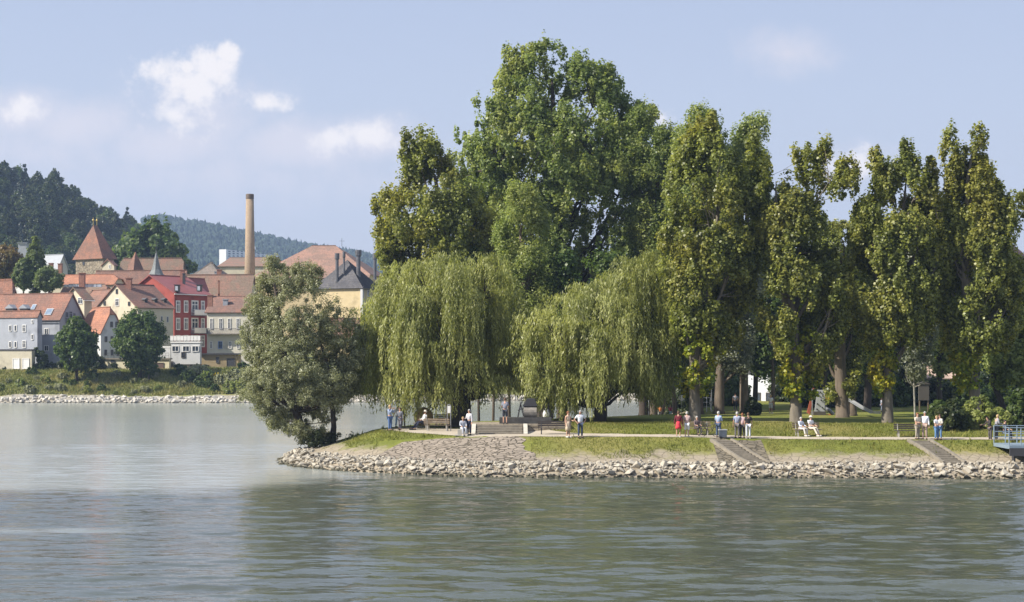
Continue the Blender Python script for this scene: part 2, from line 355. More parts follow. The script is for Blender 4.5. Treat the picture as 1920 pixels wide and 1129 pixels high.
# ---------------------------------------------------------------- water
def watermat():
    m = bpy.data.materials.new('river_water'); m.use_nodes = True; t = NT(m.node_tree)
    p = t.n('ShaderNodeBsdfPrincipled'); o = t.n('ShaderNodeOutputMaterial'); t.l(p.outputs[0], o.inputs[0])
    g = t.n('ShaderNodeNewGeometry'); s = t.n('ShaderNodeSeparateXYZ'); t.l(g.outputs['Position'], s.inputs[0])
    def noise(sc, st, det=4.0, rough=0.6, rot=0.0):
        mp = t.n('ShaderNodeMapping'); mp.inputs['Scale'].default_value = st; mp.inputs['Rotation'].default_value = (0,0,rot); t.l(g.outputs['Position'], mp.inputs[0])
        n = t.n('ShaderNodeTexNoise', i_Scale=sc, i_Detail=det, i_Roughness=rough); t.l(mp.outputs[0], n.inputs['Vector']); return n.outputs[0]
    nb = noise(0.05, (0.5,1,1)); nc = noise(0.35, (0.25,1,1))
    # silty pale river meets the clearer one along a drifting seam off the point
    seam = t.math('ADD', s.outputs[1], t.math('MULTIPLY', t.math('SUBTRACT', nb, 0.5), 14.0))
    seam = t.math('ADD', seam, t.math('MULTIPLY', t.math('SUBTRACT', nc, 0.5), 9.0))
    seam = t.math('SUBTRACT', seam, t.math('MULTIPLY', t.math('MAXIMUM', t.math('ADD', s.outputs[0], 17.0), 0.0), 1.4))
    silt = t.smooth(seam, 90.0, 101.0)
    streak = t.math('MULTIPLY', t.smooth(t.math('ABSOLUTE', t.math('SUBTRACT', t.math('ADD', s.outputs[1], t.math('MULTIPLY', nc, 5.0)), 76.0)), 2.4, 0.1), t.smooth(s.outputs[0], -14.5, -19.0))
    silt = t.math('MAXIMUM', silt, t.math('MULTIPLY', streak, 0.55))
    c = t.mix(silt, (0.066,0.072,0.058), (0.33,0.35,0.33)); c = t.mix(t.math('MULTIPLY', nc, 0.35), c, (0.10,0.13,0.09))
    t.l(c, p.inputs['Base Color']); p.inputs['IOR'].default_value = 1.33; p.inputs['Specular IOR Level'].default_value = 0.5
    t.l(t.math('MULTIPLY_ADD', silt, 0.10, 0.06), p.inputs['Roughness'])
    h1 = noise(2.4, (0.45,1,1), 3.0, 0.6, 0.12); h2 = noise(0.7, (0.4,1,1), 3.0, 0.6, -0.15)
    patch = t.smooth(nb, 0.35, 0.65)
    hh = t.math('ADD', t.math('MULTIPLY', h1, 0.045), t.math('MULTIPLY', h2, 0.06))
    b = t.n('ShaderNodeBump'); b.inputs['Distance'].default_value = 1.0; t.l(hh, b.inputs['Height'])
    t.l(t.math('MULTIPLY_ADD', patch, 0.45, 0.5), b.inputs['Strength']); t.l(b.outputs[0], p.inputs['Normal'])
    return m
WX0, WX1, WY0, WY1 = -42.0, 42.0, 46.0, 150.0
def make_water():
    r = np.random.default_rng(8); xs = np.arange(WX0, WX1+.01, 0.15); ys = np.concatenate([np.arange(WY0, 84, 0.085), np.arange(84, WY1, 0.13), [WY1]])
    X, Y = np.meshgrid(xs, ys); Z = np.zeros_like(X); n = 64
    for k in range(n):
        lam = 0.42*(3.4/0.42)**((k+r.random())/n); d = r.normal(math.pi/2+0.16, 0.42); kx = math.cos(d)*2*math.pi/lam; ky = math.sin(d)*2*math.pi/lam
        sl = WSL/math.sqrt(n/2)*r.uniform(.6, 1.4)*(1.25 if lam > 1 else .9); ph = r.random()*6.28; Z += sl*lam/(2*math.pi)*np.sin(kx*X+ky*Y+ph+0.9*np.sin(0.21*X+r.random()*6)+0.7*np.sin(0.13*Y+r.random()*6))
    for lam, d, sl in ((9.5, 1.25, .030), (6.3, 1.85, .030), (14.0, 1.45, .022), (4.1, 1.35, .026)):   # long wakes crossing the bottom right
        Z += sl*lam/(2*math.pi)*np.sin((math.cos(d)*X+math.sin(d)*Y)*2*math.pi/lam+0.8*np.sin(0.11*X))*(0.35+0.65*ss(X, -8, 6))
    p = np.stack([X.ravel()*.35, Y.ravel(), 0*X.ravel()], 1)
    amp = 0.45+0.9*vnoise(p, 7.0, 2).reshape(X.shape)
    seam = Y-1.4*np.maximum(X+17, 0); silt = ss(seam, 92, 99); amp *= (1-0.55*silt)*(0.5+0.5*ss(sdist(X, Y), 0, -7))*(0.72+.28*ss(X,-14,6))
    ed = np.minimum(np.minimum(X-WX0, WX1-X), np.minimum(Y-WY0, WY1-Y)); Z *= amp*ss(ed, 0, 3.0)
    n_, k_ = X.shape; V = np.stack([X, Y, Z], 2).reshape(-1, 3)
    ex = np.array([(-1300,-40,0),(1550,-40,0),(1550,WY0,0),(-1300,WY0,0),(-1300,WY1,0),(1550,WY1,0),(1550,420,0),(-1300,420,0),(WX0,WY0,0),(WX0,WY1,0),(WX1,WY0,0),(WX1,WY1,0)], float)
    b0 = len(V); V = np.concatenate([V, ex]); i = np.arange(n_*k_).reshape(n_, k_)
    Fa = np.stack([i[:-1,:-1], i[:-1,1:], i[1:,1:], i[1:,:-1]], 2).reshape(-1, 4)
    Fa = np.concatenate([Fa, np.array([[b0,b0+1,b0+2,b0+3],[b0+4,b0+5,b0+6,b0+7],[b0+3,b0+8,b0+9,b0+4],[b0+10,b0+2,b0+5,b0+11]])])
    me = bpy.data.meshes.new('river_water'); me.vertices.add(len(V)); me.vertices.foreach_set('co', V.astype(np.float32).ravel())
    me.loops.add(Fa.size); me.loops.foreach_set('vertex_index', Fa.ravel().astype(np.int32)); me.polygons.add(len(Fa)); me.polygons.foreach_set('loop_start', np.arange(0, Fa.size, 4, dtype=np.int32))
    me.update(calc_edges=True); me.polygons.foreach_set('use_smooth', [True]*len(Fa)); tag(link('river_water', me, watermat()), kind='structure')
WSL = 0.095
make_water()

# ---------------------------------------------------------------- path, paving, steps on the slope
def strip(name, f0, f1, x0, x1, dx, nrow, dz, m, rag=0.0, slant=0.0):
    xs = np.arange(x0, x1+dx/2, dx); tt = np.linspace(0, 1, nrow)
    X = np.repeat(xs[None], nrow, 0)
    en = ss(X, x0+2.5, x0)*-1+ss(X, x1-2.5, x1); X = X+en*rag*np.array([math.sin(q*9.0)+0.6*math.sin(q*23.0+1) for q in tt])[:,None]+slant*ss(X, x1-4, x1)*(tt[:,None]-0.5) 
    Y = np.array([[f0(x)*(1-q)+f1(x)*q for x in X[i]] for i, q in enumerate(tt)]); Z = gz(X, Y)+dz
    mb = MB(); V = np.stack([X, Y, Z], 2); n, k = X.shape
    mb.v = [tuple(v) for v in V.reshape(-1, 3)]
    mb.f = [[i*k+j, i*k+j+1, (i+1)*k+j+1, (i+1)*k+j] for i in range(n-1) for j in range(k-1)]; mb.mi = [0]*len(mb.f)
    return tag(mb.build(name, m, smooth=True), kind='structure')
def front(x): return np.interp(x, SH[:11,0], SH[:11,1])
GRAVEL = mat('pale_gravel', (0.42,0.365,0.285), 0.95, 0.14, 1.2, 0.01, dirt=((0.42,0.38,0.30), 0.5))
wob = lambda x, k: 0.12*math.sin(x*1.7+k)+0.08*math.sin(x*4.1+k*2)
strip('path', lambda x: front(x)+np.interp(x,[-9.6,-7,-3],[13.0,9.5,7.1])+wob(x,0)*0.5, lambda x: front(x)+np.interp(x,[-9.6,-8,-2,1,4,8,44],[13.6,18.5,15.2,13.0,10.0,9.3,9.0])+wob(x,2), -9.6, 44, 0.35, 10, 0.022, GRAVEL)
PAVE = stonemat('slope_paving', (0.36,0.305,0.245), (0.27,0.23,0.185), (0.10,0.085,0.06), 1.9, 0.06, 0.11, (1,2.0,2.0))
strip('slope_paving', lambda x: front(x)+2.6+wob(x,1)*2, lambda x: front(x)+np.interp(x,[-9,-7.4,-5,1.2],[3.4,6.5,7.0,7.0]), -9.0, 0.9, 0.25, 20, 0.03, PAVE, 0.22, -1.2)
strip('slope_paving', lambda x: front(x)+2.4+wob(x,1)*2, lambda x: front(x)+6.6+wob(x,4)*2, 13.2, 16.4, 0.25, 10, 0.03, stonemat('slope_paving_grey', (0.21,0.18,0.13), (0.16,0.14,0.105), (0.08,0.07,0.05), 2.2, 0.05, 0.10))
STEP = mat('worn_concrete', (0.22,0.195,0.155), 0.9, 0.25, 3.0, 0.02)
def stair(px0, px1, label):
    a = P(px0, 829, 112.4); b = P(px1, 872, 108.0); e = empty('riverbank_stair', a, label, 'stairs', 'stairs down the bank')
    m = MB(); n = 12; side = Vector((1, 0, 0))
    for i in range(n):
        q = (i+0.5)/n; p = a.lerp(b, q); z = float(gz(p.x, p.y)); m.box((p.x, p.y, z+0.06), (1.15, 0.40, 0.16))
    m.build('step', STEP, e)
    for s_ in (-0.68, 0.68):
        k = MB(); pts = []
        for i in range(13):
            p = a.lerp(b, i/12); pts.append((p.x+s_, p.y, float(gz(p.x+s_, p.y))+0.12))
        for i in range(12): k.bar(pts[i], pts[i+1], 0.16, 0.22)
        k.build('side_kerb', STEP, e)
stair(1352, 1425, 'worn stone stair down the shaded bank below the group with the bicycle')
stair(1722, 1790, 'narrow stone stair down the grassy bank near the right edge')

# ---------------------------------------------------------------- riprap
def rock_mesh(seed, flat=0.7):
    r = random.Random(seed); bm = bmesh.new()
    for _ in range(r.randint(10, 15)):
        v = Vector((r.gauss(0,1), r.gauss(0,1), r.gauss(0,1))).normalized()*r.uniform(0.8, 1.05); bm.verts.new((v.x*0.5*r.uniform(.9,1.1), v.y*0.42, v.z*0.5*flat))
    bmesh.ops.convex_hull(bm, input=bm.verts); lone = [v for v in bm.verts if not v.link_faces]; bmesh.ops.delete(bm, geom=lone, context='VERTS')
    bmesh.ops.bevel(bm, geom=list(bm.edges), offset=0.02, segments=1, affect='EDGES')
    me = bpy.data.meshes.new('rock'); bm.to_mesh(me); bm.free(); return me
def rockmat(name, c, wet):
    m = mat(name, c, 0.85, 0.22, 3.0, 0.03); t = m.node_tree; p = t.nodes['Principled BSDF'] if 'Principled BSDF' in t.nodes else None
    nt = NT.__new__(NT); nt.t = t; g = nt.n('ShaderNodeNewGeometry'); s = nt.n('ShaderNodeSeparateXYZ'); nt.l(g.outputs['Position'], s.inputs[0])
    oi = nt.n('ShaderNodeObjectInfo')
    old = p.inputs['Base Color'].links[0].from_socket
    v = nt.mix(nt.math('MULTIPLY', oi.outputs['Random'], 0.55), old, tuple(x*0.5 for x in c))
    nt.l(nt.mix(nt.smooth(s.outputs[2], 0.06, 0.30), wet, v), p.inputs['Base Color']); return m
RM = rockmat('limestone_riprap', (0.45,0.41,0.335), (0.075,0.07,0.045))
protos = [rock_mesh(i, random.uniform(0.55, 0.85)) for i in range(12)]
for me in protos: me.materials.append(RM)
cand = np.stack([rng.uniform(-18, 35, 60000), rng.uniform(103, 127, 60000)], 1); dd = sdist(cand[:,0], cand[:,1])
kp = (dd > -.35) & (dd < 2.9); cand = cand[kp]; dd = dd[kp]
placed = []
def try_place(lo, hi, smin, smax, nmax, sep):
    out = []
    for (x, y), d in zip(cand, dd):
        if not (lo < d < hi) or (x > -14.2 and y > 119): continue
        s = random.uniform(smin, smax)
        if any(abs(x-q[0]) < 1.2 and (x-q[0])**2+(y-q[1])**2 < (sep*(s+q[2])/2)**2 for q in placed): continue
        placed.append((x, y, s)); out.append((x, y, s, d))
        if len(out) >= nmax: break
    return out
big = try_place(-0.25, 1.6, 0.40, 0.78, 298, 0.58)
for i, (x, y, s, d) in enumerate(big):
    o = bpy.data.objects.new('riprap_rock', protos[i % 12]); col.objects.link(o)
    o.location = (x, y, float(gz(x, y))+s*0.16); o.scale = (s*random.uniform(.8,1.25), s*1.1, s*random.uniform(.7,1.05)); o.rotation_euler = (random.uniform(-.5,.5), random.uniform(-.5,.5), random.uniform(0, 6.28))
    tag(o, 'pale angular limestone rock in the bank edge along the water', 'rock', 'riprap rocks along the headland')
def rubble(name, spots, m, me_list):
    V = []; Fc = []; b = 0
    for i, (x, y, z, s) in enumerate(spots):
        me = me_list[i % len(me_list)]; M = Matrix.Rotation(random.uniform(0, 6.28), 3, 'Z') @ Matrix.Rotation(random.uniform(-.5,.5), 3, 'X')
        for v in me.vertices:
            q = M @ v.co; V.append((x+q.x*s, y+q.y*s, z+q.z*s))
        for p in me.polygons: Fc.append([b+j for j in p.vertices])
        b += len(me.vertices)
    me = bpy.data.meshes.new(name); me.from_pydata(V, [], Fc); me.update()
    return tag(link(name, me, m), kind='stuff')
small = try_place(-0.3, 2.4, 0.16, 0.46, 4200, 0.50)
sp = [(x, y, float(gz(x, y))+s*0.12, s) for x, y, s, d in small]
o = rubble('riprap_rubble', sp, RM, protos); tag(o, 'smaller pale stones wedged between the riprap rocks', 'rubble')
RM2 = rockmat('far_riprap', (0.52,0.49,0.43), (0.16,0.15,0.12))
simple = [rock_mesh(50+i, 0.7) for i in range(4)]
sp = []
for i in range(1500):
    x = random.uniform(-105, 40); q = random.uniform(-0.3, 3.0); y = float(yf(x))+q; s = random.uniform(0.4, 1.3)*(1 if q < 3.4 else 0.7)
    sp.append((x, y, float(tz(x, y))+s*0.1, s))
o = rubble('far_bank_rubble', sp, RM2, simple); tag(o, 'pale broken stones along the foot of the far town bank', 'rubble')
# ---------------------------------------------------------------- trees
BARK = mat('bark', (0.125,0.10,0.075), 0.95, 0.4, 3.0, 0.04, stretch=(1,1,0.3))
BARK2 = mat('poplar_bark', (0.155,0.135,0.105), 0.95, 0.35, 3.0, 0.05, stretch=(1,1,0.25))
BARKD = mat('dark_bark', (0.06,0.048,0.038), 0.95, 0.35, 3.0, 0.04, stretch=(1,1,0.3))
L_GIANT = leafmat('poplar_leaf', (0.12,0.17,0.045), (0.33,0.41,0.13), (0.42,0.42,0.12), 0.55)
L_OLIVE = leafmat('olive_poplar_leaf', (0.13,0.155,0.032), (0.38,0.42,0.11), (0.48,0.38,0.07), 0.38, spec=0.6)
L_PALE = leafmat('pale_leaf', (0.18,0.235,0.06), (0.38,0.45,0.15), (0.42,0.42,0.13), 0.5)
L_WIL = leafmat('weeping_willow_leaf', (0.20,0.225,0.058), (0.50,0.52,0.20), (0.48,0.48,0.17), 0.5)
L_WHW = leafmat('grey_willow_leaf', (0.16,0.172,0.085), (0.44,0.455,0.28), (0.40,0.39,0.23), 0.2, trans=0.4)
L_SILV = leafmat('silver_leaf', (0.143,0.165,0.110), (0.330,0.352,0.286), (0.275,0.286,0.187), 0.4)
L_IVY = leafmat('ivy_leaf', (0.143,0.198,0.017), (0.363,0.407,0.033), (0.506,0.396,0.033), 0.7, trans=0.45)
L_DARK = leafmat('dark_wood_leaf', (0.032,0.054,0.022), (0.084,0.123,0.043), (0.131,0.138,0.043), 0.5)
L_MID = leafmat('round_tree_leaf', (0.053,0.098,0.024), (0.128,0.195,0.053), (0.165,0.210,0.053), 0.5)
L_BIRCH = leafmat('birch_leaf', (0.108,0.162,0.054), (0.216,0.284,0.108), (0.243,0.270,0.095), 0.4)
L_RUST = leafmat('rusty_leaf', (0.143,0.098,0.033), (0.286,0.195,0.065), (0.156,0.182,0.052), 0.6)
L_CONI = leafmat('conifer_needles', (0.017,0.034,0.022), (0.042,0.070,0.042), (0.056,0.077,0.042), 0.3, trans=0.1)

def profile(rows, D, zq):
    """centre x and half width in metres at heights zq, from an outline of (row, left, right) marks at distance D"""
    r = sorted(rows, key=lambda a: -a[0]); z = [H-(a[0]-HZ)*D/F for a in r]
    cx = [((a[1]+a[2])/2-960)/F*D for a in r]; hw = [(a[2]-a[1])/2/F*D for a in r]
    return np.interp(zq, z, cx), np.interp(zq, z, hw), z[0], z[-1]
def crown_clumps(rows, D, n, gap=0.42, gs=2.6, depth=0.85, inner=0.35, seed=0, dy=0):
    rr = np.random.default_rng(seed+100)
    _, _, z0, z1 = profile(rows, D, np.array([0.0])); out = []; tries = 0
    zz = np.linspace(z0, z1, 60); _, hw, _, _ = profile(rows, D, zz); wgt = hw**1.3+0.15; wgt /= wgt.sum()
    while len(out) < n and tries < 40:
        tries += 1; m = n*2
        zq = rr.choice(zz, m, p=wgt)+rr.uniform(-.5,.5, m)*(z1-z0)/60
        cx, hw, _, _ = profile(rows, D, zq); a = rr.uniform(0, 2*np.pi, m)
        r = np.where(rr.random(m) < 0.75, rr.uniform(0.62, 1.0, m), rr.uniform(inner, 0.8, m))
        p = np.stack([cx+hw*r*np.cos(a), D+dy+hw*depth*r*np.sin(a), zq], 1)
        nn = vnoise(p, gs, seed)*0.65+vnoise(p, gs*0.45, seed+7)*0.35
        p = p[nn > gap]
        out += list(p)
    out = np.array(out[:n]); return out
def clump_leaves(cl, rc, per, size, asp, seed=0, squash=0.75, up=0.35, cz=None, nr=0.6):
    rr = np.random.default_rng(seed+200); n = len(cl); N = n*per
    r = rc*rr.uniform(0.4, 1.35, n); stz = 1+1.3*rr.random(n)**3
    d = unit(rr.normal(size=(N,3))); rad = rr.random(N)**0.45
    ci = np.repeat(np.arange(n), per)
    off = d*rad[:,None]*r[ci][:,None]*np.array([1,1,squash]); off[:,2] *= stz[ci]; off[:,:2] /= np.sqrt(stz[ci])[:,None]; C = cl[ci]+off
    ax = cl.mean(0); out = unit((cl-ax)*np.array([1,1,0.4]))
    Nn = unit(d*0.75+out[ci]*0.35+np.array([0,0,up])+rr.normal(size=(N,3))*nr)
    tint = 0.5+(rr.random(n)[ci]-0.5)*0.7+(rr.random(N)-0.5)*0.9
    return C, Nn, size*rr.uniform(0.65, 1.3, N), asp, tint
def trunk_at(tp, z):
    zs = [p[0].z for p in tp]
    return Vector((np.interp(z, zs, [p[0].x for p in tp]), np.interp(z, zs, [p[0].y for p in tp]), z)), float(np.interp(z, zs, [p[1] for p in tp]))
def limbs(mb, tp, cl, n, rr, thick=0.4, twig=90, zmin=None):
    top = tp[-1][0].z; lo = tp[0][0].z; idx = rr.choice(len(cl), min(n, len(cl)), replace=False); ends = []
    for k in idx:
        e = Vector(cl[k]); h = math.hypot(e.x-tp[0][0].x, e.y-tp[0][0].y)
        zs = min(max(e.z-h*rr.uniform(0.9, 1.6)-1.0, zmin or lo+(top-lo)*0.22), top*0.97); s, r0 = trunk_at(tp, zs)
        m = s.lerp(e, 0.5)+Vector((rr.uniform(-.5,.5), rr.uniform(-.5,.5), -abs(h)*0.10)); r = max(0.05, r0*thick)
        pts = [s, s.lerp(m, .5)+Vector((rr.uniform(-.2,.2),0,-.05*h)), m, m.lerp(e, .5)+Vector((rr.uniform(-.25,.25),0,.1)), e]
        mb.tube(pts, [r, r*.75, r*.55, r*.35, r*.15], 5, cap=False); ends.append((pts, r))
    for k in rr.choice(len(cl), min(twig, len(cl)), replace=False):
        e = Vector(cl[k]); best = None; bd = 1e9
        for pts, r in ends:
            for q in pts[1:4]:
                d_ = (q-e).length+max(0, q.z-e.z)*2
                if d_ < bd: bd = d_; best = (q, r)
        if best and bd < 7: mb.tube([best[0], best[0].lerp(e, .5)+Vector((0,0,-.1)), e], [best[1]*.35, best[1]*.2, .02], 4, cap=False)
def tree(name, label, cat, D, trunk, rows, leafm, n, per, rc, size, asp=0.8, barkm=None, gap=0.42, gs=2.6, depth=0.85, nl=22, twig=90, seed=0, group=None, ivy=None, ivyn=120, spurs=(), thick=0.4, up=0.35, squash=0.75, ybase=None, inner=0.35):
    """trunk: (px, py, radius) from the ground up; rows: crown outline marks (py, left, right) in photo pixels at distance D"""
    rr = np.random.default_rng(seed+5)
    tp = [(P(a, b, D), r) for a, b, r in trunk]
    if ybase is None: tp[0][0].z = float(gz(tp[0][0].x, D))-0.15 if D < 300 and sdist(tp[0][0].x, D) > 0 else float(tz(tp[0][0].x, D))-0.2
    e = empty(name, tp[0][0].copy(), label, cat, group)
    cl = crown_clumps(rows, D, n, gap, gs, depth, inner, seed)
    for sr, sn in spurs: cl = np.concatenate([cl, crown_clumps(sr, D, sn, 0.3, 1.5, 0.9, 0.1, seed+31, dy=rr.uniform(-1.5,1.5))])
    mb = MB(); pts = [p for p, r in tp]; rad = [r for p, r in tp]
    p0 = pts[0]; pts2 = [p0, p0+(pts[1]-p0)*0.12]+pts[1:]; rad2 = [rad[0]*1.45, rad[0]]+rad[1:]
    mb.tube(pts2, rad2, 10); limbs(mb, tp, cl, nl, rr, thick, twig); mb.build('trunk', barkm or BARK, e, smooth=True)
    C, Nn, sz, a_, ti = clump_leaves(cl, rc, per, size, asp, seed, up=up, squash=squash)
    leaf_mesh('crown', C, Nn, sz, asp, ti, leafm, e)
    if ivy:
        ic = crown_clumps(ivy, D, ivyn, 0.35, 1.2, 0.9, 0.2, seed+9)
        C, Nn, sz, a_, ti = clump_leaves(ic, 0.45, 34, 0.24, 0.9, seed+9); leaf_mesh('leafy_shoots', C, Nn, sz, 0.9, ti, L_IVY, e)
    return e

def weeping(name, label, D, trunk, rows, bottom, seed, nlock=300, tiers=(1.0, 0.72, 0.45), dense=13):
    """bottom(u): photo row where the hanging curtain ends, u in -1..1 across the crown"""
    rr = np.random.default_rng(seed); tp = [(P(a, b, D), r) for a, b, r in trunk]; tp[0][0].z = float(gz(tp[0][0].x, D))-0.15
    e = empty(name, tp[0][0].copy(), label, 'tree', None)
    Cs = []; Ns = []; Ax = []; Sz = []; Ti = []; starts = []
    _, _, z0, z1 = profile(rows, D, np.array([0.]))
    zt = np.linspace(z0, z1, 80); cxs, hws, _, _ = profile(rows, D, zt); hmax = hws.max(); zc = zt[np.argmax(hws)]
    nb = max(20, nlock//8); boughs = []
    while len(boughs) < nb:
        zq = z1-(z1-z0)*rr.random()**1.15*0.88; cx, hw, _, _ = profile(rows, D, np.array([zq])); a = rr.uniform(0, 2*np.pi); rf = rr.choice([0.97, 0.75, 0.4], p=[.62,.26,.12])
        hwb = max(0.2, float(hw[0])*rf-0.8); q = np.array([float(cx[0])+hwb*np.cos(a), D+hwb*0.85*np.sin(a), zq-rr.uniform(0.0, 0.5)])
        if all(np.linalg.norm((q-o_)*np.array([1,1,1.2])) > 1.6 for o_ in boughs) or rr.random() < .03: boughs.append(q)
    for li in range(nlock):
        bq = boughs[li % nb]; a2 = rr.uniform(0, 2*np.pi); rb = (0.7+0.9*((li % nb)*0.618 % 1.0))*math.sqrt(rr.random())
        base = bq+np.array([rb*np.cos(a2), rb*np.sin(a2), -0.35*rb*rb+rr.normal(0,.12)]); starts.append(base); zq = base[2]
        a = math.atan2(bq[1]-D, bq[0]-float(cxs.mean())); vx = np.cos(a)*.45+np.cos(a2)*rb*.8; vy = np.sin(a)*.45+np.sin(a2)*rb*.8; a = math.atan2(vy, vx)
        uu = np.clip((base[0]-cxs.mean())/hmax, -1, 1); zb = H-(bottom(uu)-HZ)*D/F
        L = min((1.4+3.6*((li % nb)*0.381 % 1.0))*rr.uniform(.7,1.25)*(1.0 if rr.random() < .8 else 1.5), max(1.0, zq-zb+rr.uniform(-0.1, 1.2)))
        lt = rr.uniform(-0.15, 0.15)+0.5*(((li % nb)*0.618 % 1.0)-.5); out = np.array([np.cos(a), np.sin(a)*0.85, 0]); swx, swy = rr.normal(0, 0.12, 2)
        for s_ in range(dense):
            st = base+rr.normal(size=3)*np.array([0.24, 0.24, 0.16]); Ls = L*rr.uniform(0.35, 1.15); k = int(Ls/0.13); tt = np.linspace(0, 1, k)
            arc = 1-np.exp(-tt*Ls/0.55)
            x = st[0]+out[0]*0.75*arc+swx*tt*Ls*0.3+0.06*np.sin(tt*7+s_); y = st[1]+out[1]*0.75*arc+swy*tt*Ls*0.3; z = st[2]+0.28*np.exp(-((tt*Ls-0.35)/0.35)**2)-np.maximum(0, tt*Ls-0.3)
            pc = np.stack([x, y, z], 1); n = len(pc)
            az = rr.uniform(0, 2*np.pi, n); ax = np.stack([np.cos(az)*0.45, np.sin(az)*0.45, -np.ones(n)], 1)
            Cs.append(pc+np.stack([np.cos(az), np.sin(az), 0*az], 1)*0.06); Ax.append(ax)
            Ns.append(np.stack([out[0]+rr.normal(0, .6, n), out[1]+rr.normal(0, .6, n), 0.35+rr.normal(0, .35, n)], 1)); Sz.append(rr.uniform(0.2, 0.36, n)); Ti.append(0.5+lt+rr.normal(0, .22, n))
    mb = MB(); pts = [p for p, r in tp]; rad = [r for p, r in tp]
    mb.tube([pts[0], pts[0]+(pts[1]-pts[0])*.15]+pts[1:], [rad[0]*1.4, rad[0]]+rad[1:], 10)
    limbs(mb, tp, np.array(starts), 40, rr, 0.45, 120, zmin=tp[1][0].z); mb.build('trunk', BARKD, e, smooth=True)
    leaf_mesh('crown', np.concatenate(Cs), np.concatenate(Ns), np.concatenate(Sz), 0.26, np.concatenate(Ti), L_WIL, e, axis=np.concatenate(Ax))
    return e

# --- willows in front
weeping('weeping_willow', 'left weeping willow with its curtain hanging over the bronze sphere and the steps', 128,
    [(864,800,0.85),(866,740,0.62),(868,650,0.5),(850,560,0.32),(845,520,0.18)],
    [(484,800,930),(492,752,958),(505,712,968),(530,690,968),(565,676,966),(610,662,966),(660,676,978),(720,690,970),(760,715,960)],
    lambda u: 756-14*abs(u)+12*math.sin(u*17) if u < 0.25 else 690-22*math.sin(u*14), 3, 640)
weeping('weeping_willow', 'right weeping willow with pale yellow green curtains behind the couple in white', 126,
    [(1124,800,0.55),(1126,760,0.42),(1128,680,0.38),(1120,600,0.26),(1118,540,0.14)],
    [(472,1185,1225),(482,1150,1250),(498,1120,1262),(514,1105,1268),(528,1065,1275),(545,1040,1278),(575,992,1272),(600,958,1262),(640,944,1250),(700,962,1232),(755,1000,1200)],
    lambda u: (758+8*math.sin(u*15) if u < -0.05 else 712 if u < .2 else 738+12*math.sin(u*15)) if u > -0.85 else 660, 4, 640)
# --- leaning grey willow on the tip
tree('grey_willow', 'grey green willow leaning out over the water at the tip of the headland', 'tree', hit(592,838).y,
    [(592,839,0.42),(566,805,0.30),(545,740,0.26),(530,650,0.22),(520,580,0.16),(515,530,0.09)],
    [(478,515,545),(490,494,575),(505,500,612),(525,468,616),(550,472,632),(575,452,622),(600,462,650),(630,444,640),(655,452,676),(690,440,690),(720,456,676),(745,446,662),(770,484,650),(795,498,636),(825,560,622)],
    L_WHW, 2000, 82, 0.42, 0.18, 0.32, BARKD, gap=0.455, gs=2.0, depth=0.8, nl=26, twig=140, seed=1, up=0.25, ybase=1)
DW = hit(622,830).y
s = empty('grey_willow', P(622,836,DW), 'slim upright dark stem of grey willow just behind the leaning one', 'tree')
s.location.z = float(gz(s.location.x, DW))-.1
m = MB(); m.tube([s.location, P(626,800,DW), P(622,750,DW), P(618,700,DW), P(600,640,DW)], [.3,.2,.17,.14,.08], 8); m.tube([P(622,752,DW), P(640,720,DW), P(668,690,DW)], [.13,.09,.04], 6)
m.build('trunk', BARKD, s, True)
cl = crown_clumps([(560,590,630),(600,596,668),(640,600,700),(680,590,704),(710,592,694),(740,596,678),(758,606,660)], DW+.5, 170, 0.45, 1.5, .9, .2, 41)
C, Nn, sz, a_, ti = clump_leaves(cl, .5, 95, .185, .34, 41); leaf_mesh('crown', C, Nn, sz, .34, ti*.8, L_WHW, s)
cl = np.array([[P(px, py, DW-.8+random.uniform(-1, 1.5))[i] for i in range(3)] for px, py in [(random.gauss(603,22), random.uniform(812,832)) for _ in range(46)]])
bs = empty('bush', P(606,832,DW-.8), 'low dark bush at the foot of the leaning willow', 'bush')
C, Nn, sz, a_, ti = clump_leaves(cl, .42, 80, .17, .4, 42); leaf_mesh('foliage', C, Nn, sz, .4, ti*.5, L_DARK, bs)
m = MB()
for k in range(7): m.tube([bs.location, Vector(cl[k*5])], [.05,.02], 5)
m.build('stem', BARKD, bs)
# --- tall trees behind
tree('giant_poplar', 'tallest and widest green poplar towering in the middle of the headland', 'tree', 172,
    [(1020,778,1.0),(1022,700,0.85),(1030,560,0.75),(1050,400,0.6),(1040,260,0.35),(1035,150,0.12)],
    [(84,1000,1050),(95,975,1078),(115,955,1110),(150,935,1160),(175,905,1172),(200,870,1185),(235,856,1215),(270,838,1260),(310,832,1285),(370,850,1290),(430,870,1290),(490,890,1270),(550,910,1240),(600,930,1200)],
    L_GIANT, 3300, 62, 0.62, 0.29, 0.85, BARKD, gap=0.525, gs=2.6, squash=1.1, nl=46, twig=260, seed=11, inner=0.2,
    spurs=[([(118,1125,1150),(150,1112,1168),(190,1110,1180)],26),([(88,948,962),(112,945,985),(130,950,1000)],18),([(196,1190,1215),(240,1180,1238)],24)])
tree('olive_poplar', 'dark olive poplar rising above the left weeping willow', 'tree', 152,
    [(845,785,0.6),(848,700,0.5),(845,560,0.42),(835,430,0.3),(815,330,0.14)],
    [(245,775,800),(262,762,818),(300,755,850),(340,748,880),(372,700,905),(400,698,925),(440,702,935),(480,708,940),(530,720,940),(600,760,930)],
    L_OLIVE, 1500, 66, 0.55, 0.235, 0.85, BARKD, gap=0.475, gs=2.0, squash=1.3, nl=26, twig=120, seed=12,
    spurs=[([(243,783,800),(275,775,808),(300,772,812)],16),([(250,758,772),(300,750,785)],16),([(365,700,735),(400,697,740)],20),([(455,702,730),(490,706,740)],14)])
